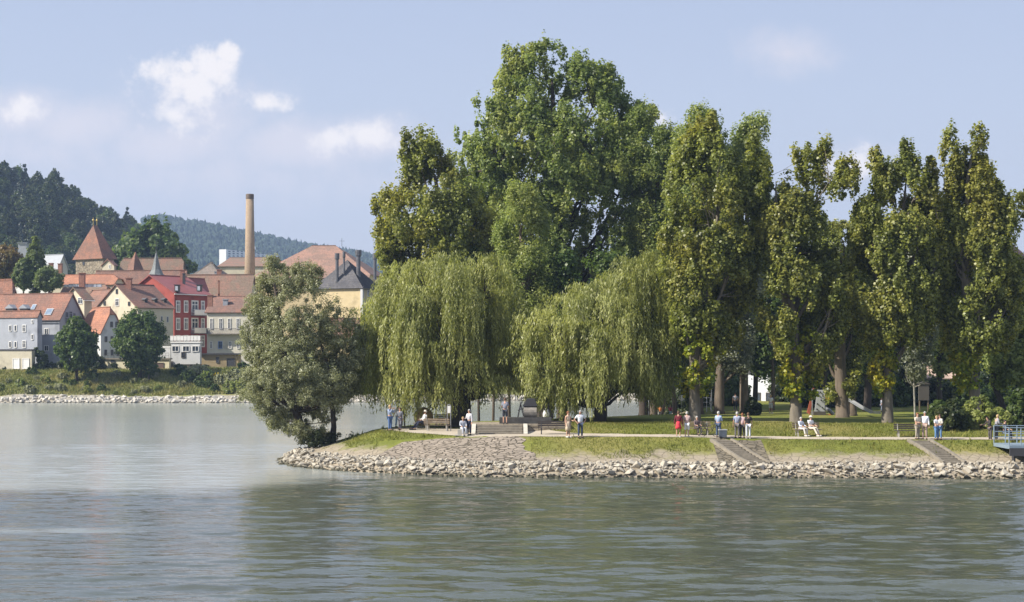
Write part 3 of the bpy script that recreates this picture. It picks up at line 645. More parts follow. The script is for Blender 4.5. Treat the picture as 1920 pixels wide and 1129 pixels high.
tree('pale_tree', 'light yellow green slim tree between the two weeping willows', 'tree', 146,
    [(990,782,0.3),(990,700,0.26),(985,560,0.2),(975,430,0.1)],
    [(342,955,985),(360,940,1010),(400,930,1026),(450,926,1038),(500,935,1050),(550,945,1052),(600,950,1040)],
    L_PALE, 620, 60, 0.55, 0.24, 0.5, BARK, gap=0.43, gs=1.8, squash=1.3, nl=14, twig=60, seed=13)
for i, (lab, D, tx, rows, sd_, nn) in enumerate([
    ('fresh green tree filling the right shoulder of the giant poplar', 166, 1225, [(196,1190,1222),(215,1175,1240),(250,1168,1275),(300,1160,1300),(380,1160,1300),(460,1170,1290),(540,1180,1280),(620,1200,1270)], 21, 680),
    ('pale feathery tree with open top sprigs behind the first front poplar', 158, 1310, [(206,1292,1325),(225,1275,1345),(260,1262,1365),(310,1255,1380),(380,1250,1385),(460,1260,1380),(540,1270,1370)], 22, 520),
    ('pale feathery tree with a forked tip behind the second front poplar', 160, 1395, [(222,1400,1430),(250,1375,1442),(290,1365,1440),(340,1360,1440),(420,1360,1445),(500,1370,1440)], 23, 420)]):
    tree('pale_tree', lab, 'tree', D, [(tx,778,0.45),(tx,700,0.4),(tx+4,500,0.3),(tx+8,300,0.12)], rows, [L_GIANT, L_PALE, L_PALE][i], int(nn*1.8), 62, 0.62, 0.225, 0.7, BARK, gap=0.46, gs=2.2, nl=18, twig=90, seed=sd_,
        spurs=[[], [([(205,1300,1318),(250,1288,1335)],14)], [([(216,1425,1443),(255,1395,1445)],14)]][i], squash=1.2)
# --- row of olive poplars
PR = [
 ('first olive poplar of the row, beside the bicycle, with leaning fork', 123, [(1303,788,0.46),(1302,740,0.40),(1300,690,0.36),(1308,600,0.42),(1338,500,0.32),(1345,420,0.11),(1344,350,0.03)],
   [(232,1310,1345),(260,1285,1380),(300,1262,1402),(350,1245,1415),(400,1236,1420),(450,1232,1425),(500,1240,1420),(550,1250,1415),(600,1258,1410),(650,1268,1375)], [([(250,1398,1412),(290,1388,1425),(320,1375,1445),(380,1375,1450)],70),([(215,1330,1340),(260,1322,1350)],16),([(240,1288,1298),(290,1275,1310)],18)], [(600,1262,1330),(640,1262,1345),(680,1270,1350),(715,1270,1340),(740,1280,1325)], 31),
 ('second olive poplar of the row, standing behind the bench of the old couple', 123, [(1492,791,0.47),(1492,745,0.42),(1492,690,0.38),(1485,600,0.45),(1465,500,0.32),(1455,400,0.14),(1455,340,0.03)],
   [(318,1425,1470),(340,1400,1490),(380,1395,1530),(430,1400,1560),(480,1405,1590),(540,1410,1600),(600,1412,1590),(650,1425,1570),(690,1440,1545)], [([(266,1492,1508),(285,1490,1530),(330,1498,1560),(380,1515,1550)],60),([(268,1536,1560),(300,1530,1562)],26),([(300,1565,1590),(330,1560,1610),(370,1545,1600)],50),([(300,1432,1442),(350,1420,1450)],20)], [(620,1450,1530),(660,1452,1540),(700,1456,1540),(740,1465,1530)], 32),
 ('third olive poplar of the row, between the slide and the empty bench', 123, [(1664,792,0.45),(1664,745,0.38),(1663,690,0.34),(1668,560,0.36),(1690,430,0.17),(1700,330,0.04)],
   [(312,1650,1725),(340,1610,1755),(380,1595,1770),(430,1590,1775),(480,1585,1775),(540,1590,1770),(600,1600,1755),(640,1620,1740)], [([(262,1694,1706),(300,1682,1718),(340,1670,1730)],50),([(286,1632,1646),(320,1620,1655)],26),([(296,1745,1758),(340,1735,1768)],22)], [(640,1632,1675),(680,1628,1682),(715,1632,1675),(738,1640,1668)], 33),
 ('last olive poplar of the row, with a tall crooked tip near the right edge', 123, [(1830,790,0.46),(1828,740,0.4),(1822,680,0.36),(1812,560,0.38),(1812,430,0.26),(1815,330,0.12),(1830,255,0.04)],
   [(300,1785,1850),(340,1772,1870),(380,1765,1890),(430,1765,1912),(480,1762,1920),(540,1760,1925),(600,1762,1925),(650,1770,1890)], [([(236,1828,1848),(270,1815,1850),(310,1790,1858)],30),([(248,1770,1790),(285,1765,1800),(320,1765,1815)],24),([(370,1880,1915),(410,1870,1925)],26)], [(600,1775,1835),(650,1778,1840),(700,1780,1838),(735,1790,1830)], 34)]
for lab, D, tr, rows, sp_, ivy, sd_ in PR:
    tree('olive_poplar', lab, 'tree', D, tr, rows, L_OLIVE, 1650, 56, 0.40, 0.205, 0.9, BARK2, gap=0.515, gs=1.8, squash=1.4, nl=30, twig=110, seed=sd_, ivy=ivy, ivyn=110, spurs=sp_, thick=0.5, group='olive poplars along the lawn')
# second row
tree('silver_poplar', 'silvery grey leaved tree between the first two front poplars', 'tree', 158,
    [(1348,776,0.5),(1350,700,0.42),(1365,600,0.3),(1375,520,0.12)], [(470,1350,1400),(510,1335,1425),(560,1325,1435),(610,1325,1430),(660,1335,1420),(690,1350,1400)], L_SILV, 300, 80, 0.8, 0.24, 0.6, BARK, seed=51, nl=14, twig=40)
tree('ivy_covered_tree', 'thick stout trunk overgrown with shoots beside the climbing wall', 'tree', 146,
    [(1580,790,0.62),(1578,740,0.55),(1575,680,0.5),(1575,560,0.4),(1580,460,0.2)], [(420,1540,1620),(470,1520,1640),(540,1510,1650),(600,1520,1640),(650,1535,1625),(700,1540,1612),(740,1550,1600)], L_OLIVE, 900, 60, 0.55, 0.225, 0.8, BARK, seed=52, nl=16, twig=50)
tree('grey_birch', 'thin pale birch stem behind the empty bench', 'tree', 142,
    [(1716,786,0.085),(1713,700,0.07),(1711,600,0.055),(1716,500,0.03)], [(440,1690,1750),(500,1680,1760),(560,1685,1765),(620,1690,1755),(670,1695,1745),(705,1702,1732)], L_SILV, 260, 70, 0.7, 0.22, 0.6, mat('birch_bark', (0.26,0.245,0.215), 0.9, 0.5, 4.0), seed=53, nl=10, twig=30)
tree('lawn_tree', 'round green tree with slanting forked stems at the right edge', 'tree', 130,
    [(1905,796,0.25),(1880,760,0.22),(1862,720,0.18),(1860,680,0.1)], [(600,1870,1930),(630,1855,1950),(670,1850,1960),(710,1856,1960),(735,1870,1950)], L_PALE, 300, 66, 0.62, 0.24, 0.9, BARKD, seed=54, nl=14, twig=50, ybase=1)
for i, (px, D, hpx, r, lab) in enumerate([(898,150,640,.22,'slim trunk nearest the bronze sphere side, behind the left willow'),(924,151,640,.22,'slim trunk behind the man in the striped shirt, left one'),(955,149,640,.24,'dark trunk directly behind the man in the striped shirt'),(988,152,640,.27,'pale trunk behind the memorial block'),(1055,146,600,.85,'very thick grey trunk between the two weeping willows'),(1136,160,620,.3,'distant trunk just right of the right willow stem'),
     (1206,166,600,.8,'thick grey trunk left of the wooden swing frame'),(1300,172,560,.5,'dark trunk behind the first front poplar'),(1415,170,560,.5,'dark trunk left of the white wall'),(1448,168,560,.4,'brown trunk before the white wall'),(1626,166,540,.7,'tall pale trunk above the slide'),(1600,150,560,.6,'dark trunk at the head of the slide'),(1762,170,560,.55,'dark trunk behind the right shrubs'),(1545,172,560,.5,'dark trunk behind the climbing wall')]):
    gy = hit(px, 780) if px < 1150 else P(px, 0, D)
    tree('park_tree', lab, 'tree', D, [(px,784,r*.58),(px+random.uniform(-3,3),720,r*.5),(px+random.uniform(-8,8),620,r*.42),(px+random.uniform(-10,10),hpx-60,r*.3)],
        [(470,px-25,px+25),(500,px-45,px+45),(560,px-58,px+58),(620,px-58,px+58),(670,px-45,px+45),(698,px-25,px+25)] if px > 1150 else [(480,px-25,px+25),(540,px-40,px+40),(620,px-45,px+45),(680,px-35,px+35)], random.choice([L_DARK, L_MID, L_GIANT]) if px > 1150 else L_MID, 260 if px > 1150 else 160, 60, 0.95, 0.30, 0.85, BARK if i % 2 else BARKD, seed=60+i, nl=10, twig=20, group='trees in the back of the park')
# --- prototypes for distant woods and hedges, in local metres
def proto(name, label, cat, leafm, h, w, n, per, size, kind='round', bark=BARKD, seed=0, group=None, asp=0.85):
    e = empty(name, (0,0,0), label, cat, group); rr = np.random.default_rng(seed)
    if kind == 'round': prof = [(0.22,0.3),(0.35,0.82),(0.5,1.0),(0.68,0.95),(0.84,0.66),(0.95,0.34),(1.0,0.1)]
    elif kind == 'tall': prof = [(0.08,0.3),(0.25,0.8),(0.45,1.0),(0.65,0.8),(0.85,0.4),(1.0,0.06)]
    elif kind == 'cone': prof = [(0.06,0.7),(0.15,1.0),(0.4,0.72),(0.7,0.36),(0.9,0.12),(1.0,0.02)]
    else: prof = [(0.0,0.75),(0.25,1.0),(0.55,0.95),(0.8,0.7),(1.0,0.2)]
    z = rr.random(n*4); hw = np.interp(z, [p[0] for p in prof], [p[1] for p in prof]); keep = (rr.random(n*4) < hw) & (z > prof[0][0]); z = z[keep]; hw = hw[keep]
    a = rr.uniform(0, 6.283, len(z)); r = rr.uniform(0.5, 1.0, len(z)); cl = np.stack([hw*r*np.cos(a)*w/2, hw*r*np.sin(a)*w/2, z*h], 1)
    nn = vnoise(cl, w*0.22, seed+1); cl = cl[nn > 0.36][:n]
    C, Nn, sz, a_, ti = clump_leaves(cl, w*0.10 if kind != 'cone' else w*0.08, per, size, asp, seed)
    if kind != 'bush':
        m = MB(); m.tube([(0,0,-1),(0,0,h*0.3),(0,0,h*0.75)], [w*.045, w*.032, w*.01], 7)
        for k in range(9): m.tube([(0,0,h*(.22+.05*k)), cl[k*7 % len(cl)]*np.array([.6,.6,.9]), cl[k*7 % len(cl)]], [w*.016, w*.01, .02], 4, cap=False)
        m.build('trunk', bark, e, True)
    else:
        m = MB()
        for k in range(6): m.tube([(0,0,-.2), cl[k*5 % len(cl)]], [.06,.02], 4)
        m.build('stem', bark, e)
    leaf_mesh('crown' if kind != 'bush' else 'foliage', C, Nn, sz, asp, ti, leafm, e); return e
def place(pr, x, y, z, s, sz_=None, label=None, group=None, used=set()):
    o = pr if pr.name not in used else copy_tree(pr)
    used.add(pr.name); o.location = (x, y, z); o.scale = (s, s*random.uniform(.9,1.1), sz_ or s*random.uniform(.88,1.15)); o.rotation_euler = (0, 0, random.uniform(0, 6.28))
    if label: o['label'] = label
    if group: o['group'] = group
    return o
HL = 'leafy tree standing among the dense wood on the left hillside'; HG = 'trees of the left hillside wood'
pa = proto('broadleaf_tree', HL, 'tree', L_DARK, 13, 11, 190, 60, 0.62, seed=1, group=HG)
pb = proto('broadleaf_tree', HL, 'tree', L_MID, 12, 11, 190, 60, 0.62, seed=2, group=HG)
pc = proto('broadleaf_tree', HL, 'tree', L_DARK, 15, 10, 190, 60, 0.62, 'tall', seed=3, group=HG)
pcn = proto('spruce', 'dark spruce standing among the dense wood on the left hillside', 'tree', L_CONI, 17, 6, 160, 60, 0.5, 'cone', seed=4, group='spruces of the left hillside wood')
# left hillside
cnt = 0; spots = []
for k in range(4000):
    px = random.uniform(-60, 345); D = random.uniform(455, 800); x = (px-960)/F*D
    if x > -104: continue
    z = float(tz(x, D))
    if D > 520 and z < 9: continue
    s = random.uniform(0.85, 1.35)
    if any((x-a)**2+(D-b)**2 < (9.0*s)**2 for a, b in spots): continue
    spots.append((x, D)); pr = pcn if random.random() < 0.13 else random.choice([pa, pa, pb, pc])
    place(pr, x, D, z-0.5, s); cnt += 1
    if cnt >= 230: break
for k, (px, D, s) in enumerate([(285,450,1.75),(262,455,1.25),(300,458,1.1),(240,452,1.1),(308,452,.9),(318,460,.7)]):
    x = (px-960)/F*D; z = H-(488-HZ)*D/F-1.5; z = min(z, 22)
    place([pb, pa][k % 2], x, D, z-2, s, label='tree in the leafy group right of the stone tower', group='trees right of the stone tower')
for k in range(14):
    px = 262+k*5; D = random.uniform(520, 700); x = (px-960)/F*D; place(random.choice([pa, pb]), x, D, float(tz(x, D))-.5, random.uniform(.9, 1.2))
for k in range(16):
    px = 222+k*5.5; D = random.uniform(700, 850); x = (px-960)/F*D; place(random.choice([pa, pb, pc]), x, D, float(tz(x, D))-1, random.uniform(.9, 1.15))
# town trees
def ptree(px, base, top, wpx, D, leafm, kind, label, name='town_tree', seed=0, cat='tree', n=260, per=60, size=0.35, bark=BARKD):
    h = (base-top)*D/F; w_ = wpx*D/F; e = proto(name, label, cat, leafm, h, w_, n, per, size, kind, bark, seed); p = P(px, base, D); e.location = p; return e
ptree(144, 722, 598, 80, 296, L_MID, 'round', 'round dark green tree on the town bank, before the grey blue house', 'bank_tree', 71, n=330, size=.42)
ptree(262, 717, 580, 96, 297, L_MID, 'round', 'larger round dark green tree on the town bank, before the cream gable house', 'bank_tree', 72, n=400, size=.42)
ptree(279, 722, 632, 44, 296, L_MID, 'round', 'small slender tree tucked under the larger round bank tree', 'bank_tree', 73, n=130, size=.36)
ptree(66, 560, 442, 46, 345, L_BIRCH, 'tall', 'tall light green pointed tree among the roofs at the left', seed=74)
ptree(92, 556, 500, 56, 341, L_BIRCH, 'round', 'low light green tree right beside the tall pointed one', seed=75)
ptree(44, 556, 486, 40, 343, L_BIRCH, 'round', 'light green tree left of the tall pointed one', seed=76)
ptree(12, 560, 462, 74, 352, L_RUST, 'round', 'rusty autumn coloured tree at the left edge', seed=77)
ptree(205, 522, 470, 34, 424, L_DARK, 'round', 'dark tree behind the right side of the stone tower', seed=78)
ptree(352, 520, 488, 36, 470, L_MID, 'round', 'small tree behind the end of the long tiled roof', seed=79)
# shrubs on the town bank
BL = 'leafy shrub growing on the grassy town bank'; BGp = 'shrubs on the town bank'
b1 = proto('bank_shrub', BL, 'shrub', L_PALE, 2.6, 3.4, 60, 60, 0.3, 'bush', seed=81, group=BGp)
b2 = proto('bank_shrub', BL, 'shrub', L_MID, 2.4, 3.2, 60, 60, 0.3, 'bush', seed=82, group=BGp)
b3 = proto('bank_shrub', BL, 'shrub', L_WHW, 2.2, 3.6, 60, 60, 0.28, 'bush', seed=83, group=BGp)
for k in range(104):
    px = random.uniform(-5, 700); q = random.uniform(4.0, 13.5); s = random.uniform(0.22, 0.62)
    if px > 318: s *= 1.7; q = random.uniform(5, 13.5)
    D = 290+q; x = (px-960)/F*D; y = float(yf(x))+q
    place(random.choice([b1, b2, b3, b3]), x, y, float(tz(x, y))-0.15*s, s)
hg = proto('hedge_shrub', 'dark clipped shrub at the foot of the riverside houses', 'shrub', L_DARK, 2.6, 3.0, 70, 60, 0.28, 'bush', seed=84, group='dark shrubs before the houses')
for px, base, s in [(70,690,1.3),(14,692,.6),(42,692,.45),(58,693,.5),(80,690,.7),(120,692,.8),(112,693,.6),(172,692,.8),(184,690,1.0),(156,692,.7),(128,690,.6),(214,696,.5),(98,690,.6)]:
    p = P(px, base, 306); place(hg, p.x, p.y, float(tz(p.x, p.y))-.1, s)
ye = empty('yellow_flowers', P(405,708,297), 'patch of yellow flowers among the bank shrubs', 'flowers')
cl = np.array([list(P(random.gauss(405,5), random.gauss(706,4), 296.5+random.uniform(-.6,.6))) for _ in range(14)]); C, Nn, sz, a_, ti = clump_leaves(cl, .35, 20, .16, .9, 5)
leaf_mesh('flower_heads', C, Nn, sz, .9, ti, mat('yellow_petal', (0.75,0.55,0.03)), ye)
# dark wood on the far bank behind the headland, standing at the water
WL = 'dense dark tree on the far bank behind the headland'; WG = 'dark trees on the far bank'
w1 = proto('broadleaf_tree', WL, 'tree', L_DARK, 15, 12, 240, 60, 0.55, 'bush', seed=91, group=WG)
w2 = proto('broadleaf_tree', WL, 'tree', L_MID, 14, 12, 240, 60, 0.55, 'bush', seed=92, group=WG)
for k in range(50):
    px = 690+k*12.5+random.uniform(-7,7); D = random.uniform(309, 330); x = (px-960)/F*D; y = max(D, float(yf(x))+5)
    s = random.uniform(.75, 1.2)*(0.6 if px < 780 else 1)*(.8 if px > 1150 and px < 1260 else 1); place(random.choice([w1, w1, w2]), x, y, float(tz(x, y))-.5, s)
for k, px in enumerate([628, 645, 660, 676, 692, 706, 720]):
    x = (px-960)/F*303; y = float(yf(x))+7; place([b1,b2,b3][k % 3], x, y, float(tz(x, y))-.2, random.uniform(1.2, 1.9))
# dark trees closing the park at the right
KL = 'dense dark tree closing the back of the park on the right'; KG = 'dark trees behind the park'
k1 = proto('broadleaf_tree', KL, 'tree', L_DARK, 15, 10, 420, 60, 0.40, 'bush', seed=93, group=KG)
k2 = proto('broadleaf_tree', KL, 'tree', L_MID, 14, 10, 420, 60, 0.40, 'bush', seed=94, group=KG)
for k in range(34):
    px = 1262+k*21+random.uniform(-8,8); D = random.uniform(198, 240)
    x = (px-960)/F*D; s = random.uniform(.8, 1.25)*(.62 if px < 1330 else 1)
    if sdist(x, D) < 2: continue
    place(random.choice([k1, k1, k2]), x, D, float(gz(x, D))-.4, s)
# undergrowth at the back of the park
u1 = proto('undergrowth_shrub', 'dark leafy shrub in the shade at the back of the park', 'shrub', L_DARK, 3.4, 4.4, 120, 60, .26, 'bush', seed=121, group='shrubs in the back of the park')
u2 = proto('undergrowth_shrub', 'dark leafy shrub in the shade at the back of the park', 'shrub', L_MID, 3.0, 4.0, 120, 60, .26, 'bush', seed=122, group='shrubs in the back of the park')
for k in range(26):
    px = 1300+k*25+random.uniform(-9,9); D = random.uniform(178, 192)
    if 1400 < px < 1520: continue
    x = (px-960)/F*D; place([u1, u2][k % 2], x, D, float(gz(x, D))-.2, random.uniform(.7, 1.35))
# shrubs on the lawn
for px, base, wpx, hpx, lf, lab, sd_ in [(1782,806,62,50,L_DARK,'round dark shrub behind the standing visitors at the right',101),(1762,800,50,46,L_MID,'green shrub left of the round dark shrub',102),(1838,802,66,58,L_PALE,'light green shrub right of the round dark shrub',103),(1872,806,50,40,L_PALE,'light green shrub above the jetty',104),(1411,779,34,32,L_DARK,'dark round bush standing before the white wall',105),(1912,800,46,70,L_MID,'leafy shrub at the right edge above the railing',106)]:
    p = hit(px, base); e = proto('lawn_shrub', lab, 'shrub', lf, hpx*p.y/F, wpx*p.y/F, 130, 70, .2, 'bush', seed=sd_); e.location = p
# far wooded ridge reads as one mass
def ridge(name, label, px0, px1, D0, D1, n, hmin, hmax, m_, wf=1.0):
    mb = MB()
    for k in range(n):
        D = random.uniform(D0, D1); x = (random.uniform(px0, px1)-960)/F*D; z = float(tz(x, D)); h = random.uniform(hmin, hmax); r = h*random.uniform(.16,.34)*wf; nn = 5
        if random.random() < .5: mb.lathe((x, D, z-1), [(r*.6, 0), (r, h*.25), (r*.55, h*.6), (.05, h)], nn)
        else: mb.lathe((x, D, z-1), [(r, 0), (r*1.5, h*.35), (r*1.3, h*.65), (r*.4, h*.82)], nn)
    return tag(mb.build(name, m_), label, 'woodland', kind='stuff')
RW = mat('far_wood', (0.03,0.048,0.028), 0.95, 0.5, 0.08, 0)
ridge('wooded_ridge', 'far blue wooded ridge behind the town', 270, 760, 1250, 2440, 11000, 7, 14, RW)
random.seed(77)
for px in range(548, 640, 7):     # low line of trees behind the red roof
    pass
# ---------------------------------------------------------------- buildings
GLASS = mat('window_glass', (0.035,0.045,0.06), 0.12, 0.2, 1.0, spec=0.6)
WFR = mat('white_window_frame', (0.74,0.73,0.70), 0.6, 0.05); DFR = mat('dark_frame', (0.09,0.08,0.07), 0.7, 0.1)
IRON = mat('dark_iron', (0.05,0.05,0.055), 0.6, 0.1)
def plaster(n, c): return mat(n, c, 0.9, 0.10, 0.5, 0, dirt=(tuple(x*0.70 for x in c), 0.5))
T_RED = roofmat('red_clay_tiles', (0.29,0.14,0.095), (0.22,0.125,0.095)); T_ORG = roofmat('orange_clay_tiles', (0.42,0.19,0.115), (0.34,0.165,0.11))
T_BRN = roofmat('brown_clay_tiles', (0.25,0.135,0.10), (0.20,0.125,0.10)); T_OLD = roofmat('mossy_old_tiles', (0.27,0.15,0.11), (0.23,0.17,0.125))
T_SLT = roofmat('grey_slate', (0.115,0.11,0.115), (0.085,0.083,0.09)); T_GRY = roofmat('grey_brown_tiles', (0.235,0.19,0.16), (0.19,0.17,0.145))
T_MET = mat('sheet_metal_roof', (0.30,0.32,0.35), 0.6, 0.08, 1.0); T_REDM = mat('red_sheet_roof', (0.27,0.085,0.075), 0.45, 0.12, 0.8)
class Plane:
    def __init__(s, O, u, n): s.O = Vector(O); s.u = Vector(u).normalized(); s.n = Vector(n).normalized()
    def hit(s, px, py):
        c = Vector((0,0,H)); d = Vector(((px-960)/F, 1, -(py-HZ)/F)); t_ = (s.O-c).dot(s.n)/d.dot(s.n); return c+d*t_
def window(parent, pl, px, py, w, h, name='window', fm=None, gm=None, mull=True, depth=0.10, fw=0.10, label=None):
    fm = fm or WFR; a = pl.hit(px-w/2, py); b = pl.hit(px+w/2, py); z0 = pl.hit(px, py+h/2).z; z1 = pl.hit(px, py-h/2).z
    c = (a+b)/2; c.z = (z0+z1)/2; W = Vector((b.x-a.x, b.y-a.y, 0)).length; Hh = z1-z0; n = pl.n; u_ = pl.u; up = Vector((0,0,1)); o = c+n*depth/2
    m = MB(); m.box(o+u_*(W/2-fw/2), (fw, depth, Hh), u_, n, up); m.box(o-u_*(W/2-fw/2), (fw, depth, Hh), u_, n, up)
    m.box(o+up*(Hh/2-fw/2), (W-2*fw, depth, fw), u_, n, up); m.box(o-up*(Hh/2-fw/2), (W-2*fw, depth*1.6, fw), u_, n, up)
    if mull:
        m.box(o, (fw*.7, depth*.8, Hh-2*fw), u_, n, up)
        if Hh > 1.2: m.box(o+up*Hh*.15, (W-2*fw, depth*.7, fw*.6), u_, n, up)
    f = m.build(name, fm, parent)
    g = MB(); g.box(c+n*0.03, (W-2*fw+.02, 0.04, Hh-2*fw+.02), u_, n, up); g.build('pane', gm or GLASS, f)
    if label: f['label'] = label
    return f
def slab(mb, pts, th, mi=0):
    pts = [Vector(p) for p in pts]; n = (pts[1]-pts[0]).cross(pts[2]-pts[0]).normalized()
    if n.z < 0: n = -n
    mb.poly_prism(pts, -n*th, mi)
def chimney(parent, p, w, h, m_=None, name='chimney'):
    m = MB(); m.box((p.x, p.y, p.z+h/2-.6), (w, w, h+1.2)); m.box((p.x, p.y, p.z+h+.06), (w*1.25, w*1.25, .14)); return m.build(name, m_ or mat('chimney_brick', (0.30,0.15,0.11), .9, .3, 3), parent)
def house(name, label, cpx, D, theta, pxL, pxR, yb, ye, ya, gable, wm_, rm, cat='house', ov=0.35, hip=0.0, apx=None, zb=None, group=None, flat=False, trim=None):
    th = R(theta); uL = Vector((-math.cos(th), math.sin(th), 0)); uR = Vector((math.sin(th), math.cos(th), 0)); C = P(cpx, yb, D)
    def ext(u_, px): k = (px-960)/F; return (k*C.y-C.x)/(u_.x-k*u_.y)
    a = ext(uL, pxL); b = ext(uR, pxR)
    z0 = C.z if zb is None else zb; z1 = P(cpx, ye, D).z
    O = Vector((C.x, C.y, 0)); g = lambda x, y, z: O+uL*x+uR*y+Vector((0,0,z))
    ac = g(a/2, 0, 0) if gable == 'L' else g(0, b/2, 0)
    z2 = H-(ya-HZ)*ac.y/F
    e = empty(name, g(0, 0, z0), label, cat, group); m = MB()
    if gable == 'L':
        up = lambda x, y, z: g(x, y, z); A, B = a, b
    else:
        up = lambda x, y, z: g(y, x, z); A, B = b, a
    # local: gable wall along x (0..A), ridge runs along y (0..B)
    if flat:
        m.poly_prism([up(0,0,z0), up(A,0,z0), up(A,B,z0), up(0,B,z0)], (0,0,z1-z0))
    else:
        m.poly_prism([up(0,0,z0), up(A,0,z0), up(A,B,z0), up(0,B,z0)], (0,0,z1-z0-.01))
        if hip < 0.99: # gable triangles
            hz = z2-(z2-z1)*hip if hip else z2; k = (hz-z1)/(z2-z1)
            tri = [up(0,0,z1-.02), up(A,0,z1-.02)] + ([up(A/2,0,z2)] if not hip else [up(A-A/2*k,0,hz), up(A/2*k,0,hz)])
            m.poly_prism(tri, up(0,.3,0)-up(0,0,0)); m.poly_prism([p+(up(0,B-.3,0)-up(0,0,0)) for p in tri], up(0,.3,0)-up(0,0,0))
    wall = m.build('wall', wm_, e)
    r = MB(); s_ = (z2-z1)/(A/2) if A else 0
    if flat:
        r.poly_prism([up(-ov,-ov,z1), up(A+ov,-ov,z1), up(A+ov,B+ov,z1), up(-ov,B+ov,z1)], (0,0,.25))
    else:
        ro = 0.15; zo = z1-s_*ov+ro; zt = z2+ro; inset = hip*A/2 if hip else -ov
        if hip >= 0.99: inset = min(A/2*0.95, B/2)
        if not hip:
            for q in (0, 1):
                x0 = -ov if q == 0 else A+ov
                slab(r, [up(x0,-ov,zo), up(A/2,-ov,zt), up(A/2,B+ov,zt), up(x0,B+ov,zo)], 0.16)
        else:
            if hip >= .99:
                c4 = [up(-ov,-ov,zo), up(A+ov,-ov,zo), up(A+ov,B+ov,zo), up(-ov,B+ov,zo)]; r1 = up(A/2,inset,zt); r2 = up(A/2,B-inset,zt)
                slab(r, [c4[0], r1, r2, c4[3]], .16); slab(r, [c4[1], r1, r2, c4[2]], .16); slab(r, [c4[0], c4[1], r1], .16); slab(r, [c4[3], c4[2], r2], .16)
            else:
                hz = zt-(zt-zo)*hip; k = (hz-zo)/(zt-zo); xk = -ov+(A/2+ov)*k; y0 = -ov
                for q in (0, 1):
                    f = (lambda x: x) if q == 0 else (lambda x: A-x)
                    slab(r, [up(f(-ov),y0,zo), up(f(xk),y0,hz), up(A/2,inset,zt), up(A/2,B-inset,zt), up(f(xk),B-y0,hz), up(f(-ov),B-y0,zo)], 0.16)
                slab(r, [up(xk,y0,hz), up(A-xk,y0,hz), up(A/2,inset,zt)], 0.16); slab(r, [up(xk,B-y0,hz), up(A-xk,B-y0,hz), up(A/2,B-inset,zt)], 0.16)
    roof = r.build('roof', rm, e)
    if not flat:
        rc = MB(); rc.bar(up(A/2, (inset if hip else -ov), zt+.02), up(A/2, B-(inset if hip else -ov), zt+.02), .3, .16); rc.build('ridge_cap', rm, roof)
    if trim:
        gt = MB()
        for x0 in (-ov-.06, A+ov+.06): gt = MB(); gt.tube([up(x0,-ov,z1-s_*ov-.02), up(x0,B+ov,z1-s_*ov-.02)], .09, 6); gt.build('gutter', trim, e)
    PL = Plane(O, uL, uL.cross(Vector((0,0,1)))); 
    if PL.n.y > 0: PL.n = -PL.n
    PR_ = Plane(O, uR, uR.cross(Vector((0,0,1))))
    if PR_.n.x < 0: PR_.n = -PR_.n
    return dict(e=e, roof=roof, wall=wall, L=PL, R=PR_, g=g, up=up, A=A, B=B, z0=z0, z1=z1, z2=z2)
def roof_point(h, px, py):
    """point on the visible roof slope under photo pixel (towards the camera)"""
    best = None
    for q in (0, 1):
        x0 = 0 if q == 0 else h['A']; a = h['up'](x0,0,h['z1']); b = h['up'](h['A']/2,0,h['z2']); c = h['up'](x0,h['B'],h['z1'])
        n = (b-a).cross(c-a).normalized(); d = Vector(((px-960)/F, 1, -(py-HZ)/F)); o = Vector((0,0,H)); t_ = (a-o).dot(n)/d.dot(n); p = o+d*t_
        if n.z < 0: n = -n
        if n.dot(d) < 0 and (best is None or t_ < best[2]): best = (p, n, t_)
    return best
def dormer(h, px, py, w, hh, roofm, wallm, label=None):
    rp = roof_point(h, px, py)
    if rp is None: return
    p, n, _ = rp; f = Vector((n.x, n.y, 0)).normalized(); s_ = Vector((-f.y, f.x, 0)); m = MB(); W = w*p.y/F; Hh = hh*p.y/F; back = -f*2.2
    c = p+f*0.35
    m.poly_prism([c-s_*W/2-Vector((0,0,Hh*.55)), c+s_*W/2-Vector((0,0,Hh*.55)), c+s_*W/2+Vector((0,0,Hh*.45)), c-s_*W/2+Vector((0,0,Hh*.45))], back)
    d = m.build('dormer', wallm, h['e']); r = MB(); t0 = c+Vector((0,0,Hh*.47))+f*.2
    r.poly_prism([t0-s_*(W/2+.2), t0+s_*(W/2+.2), t0+Vector((0,0,Hh*.38))], back*1.15); r.build('dormer_roof', roofm, d)
    g = MB(); g.box(c+f*.03-Vector((0,0,Hh*.02)), (W*.7, .05, Hh*.62), s_, f, (0,0,1)); g.build('pane', GLASS, d)
def skylight(h, px, py, w, l):
    rp = roof_point(h, px, py)
    if rp is None: return
    p, n, _ = rp; s_ = Vector((-n.y, n.x, 0)).normalized(); u_ = n.cross(s_); m = MB(); m.box(p+n*.2, (w, l, .1), s_, u_, n); k = m.build('skylight', mat('skylight_frame', (0.45,0.46,0.47), .4), h['roof'])
    g = MB(); g.box(p+n*.26, (w-.2, l-.2, .03), s_, u_, n); g.build('pane', mat('skylight_glass', (0.20,0.26,0.34), .1, spec=.7), k)
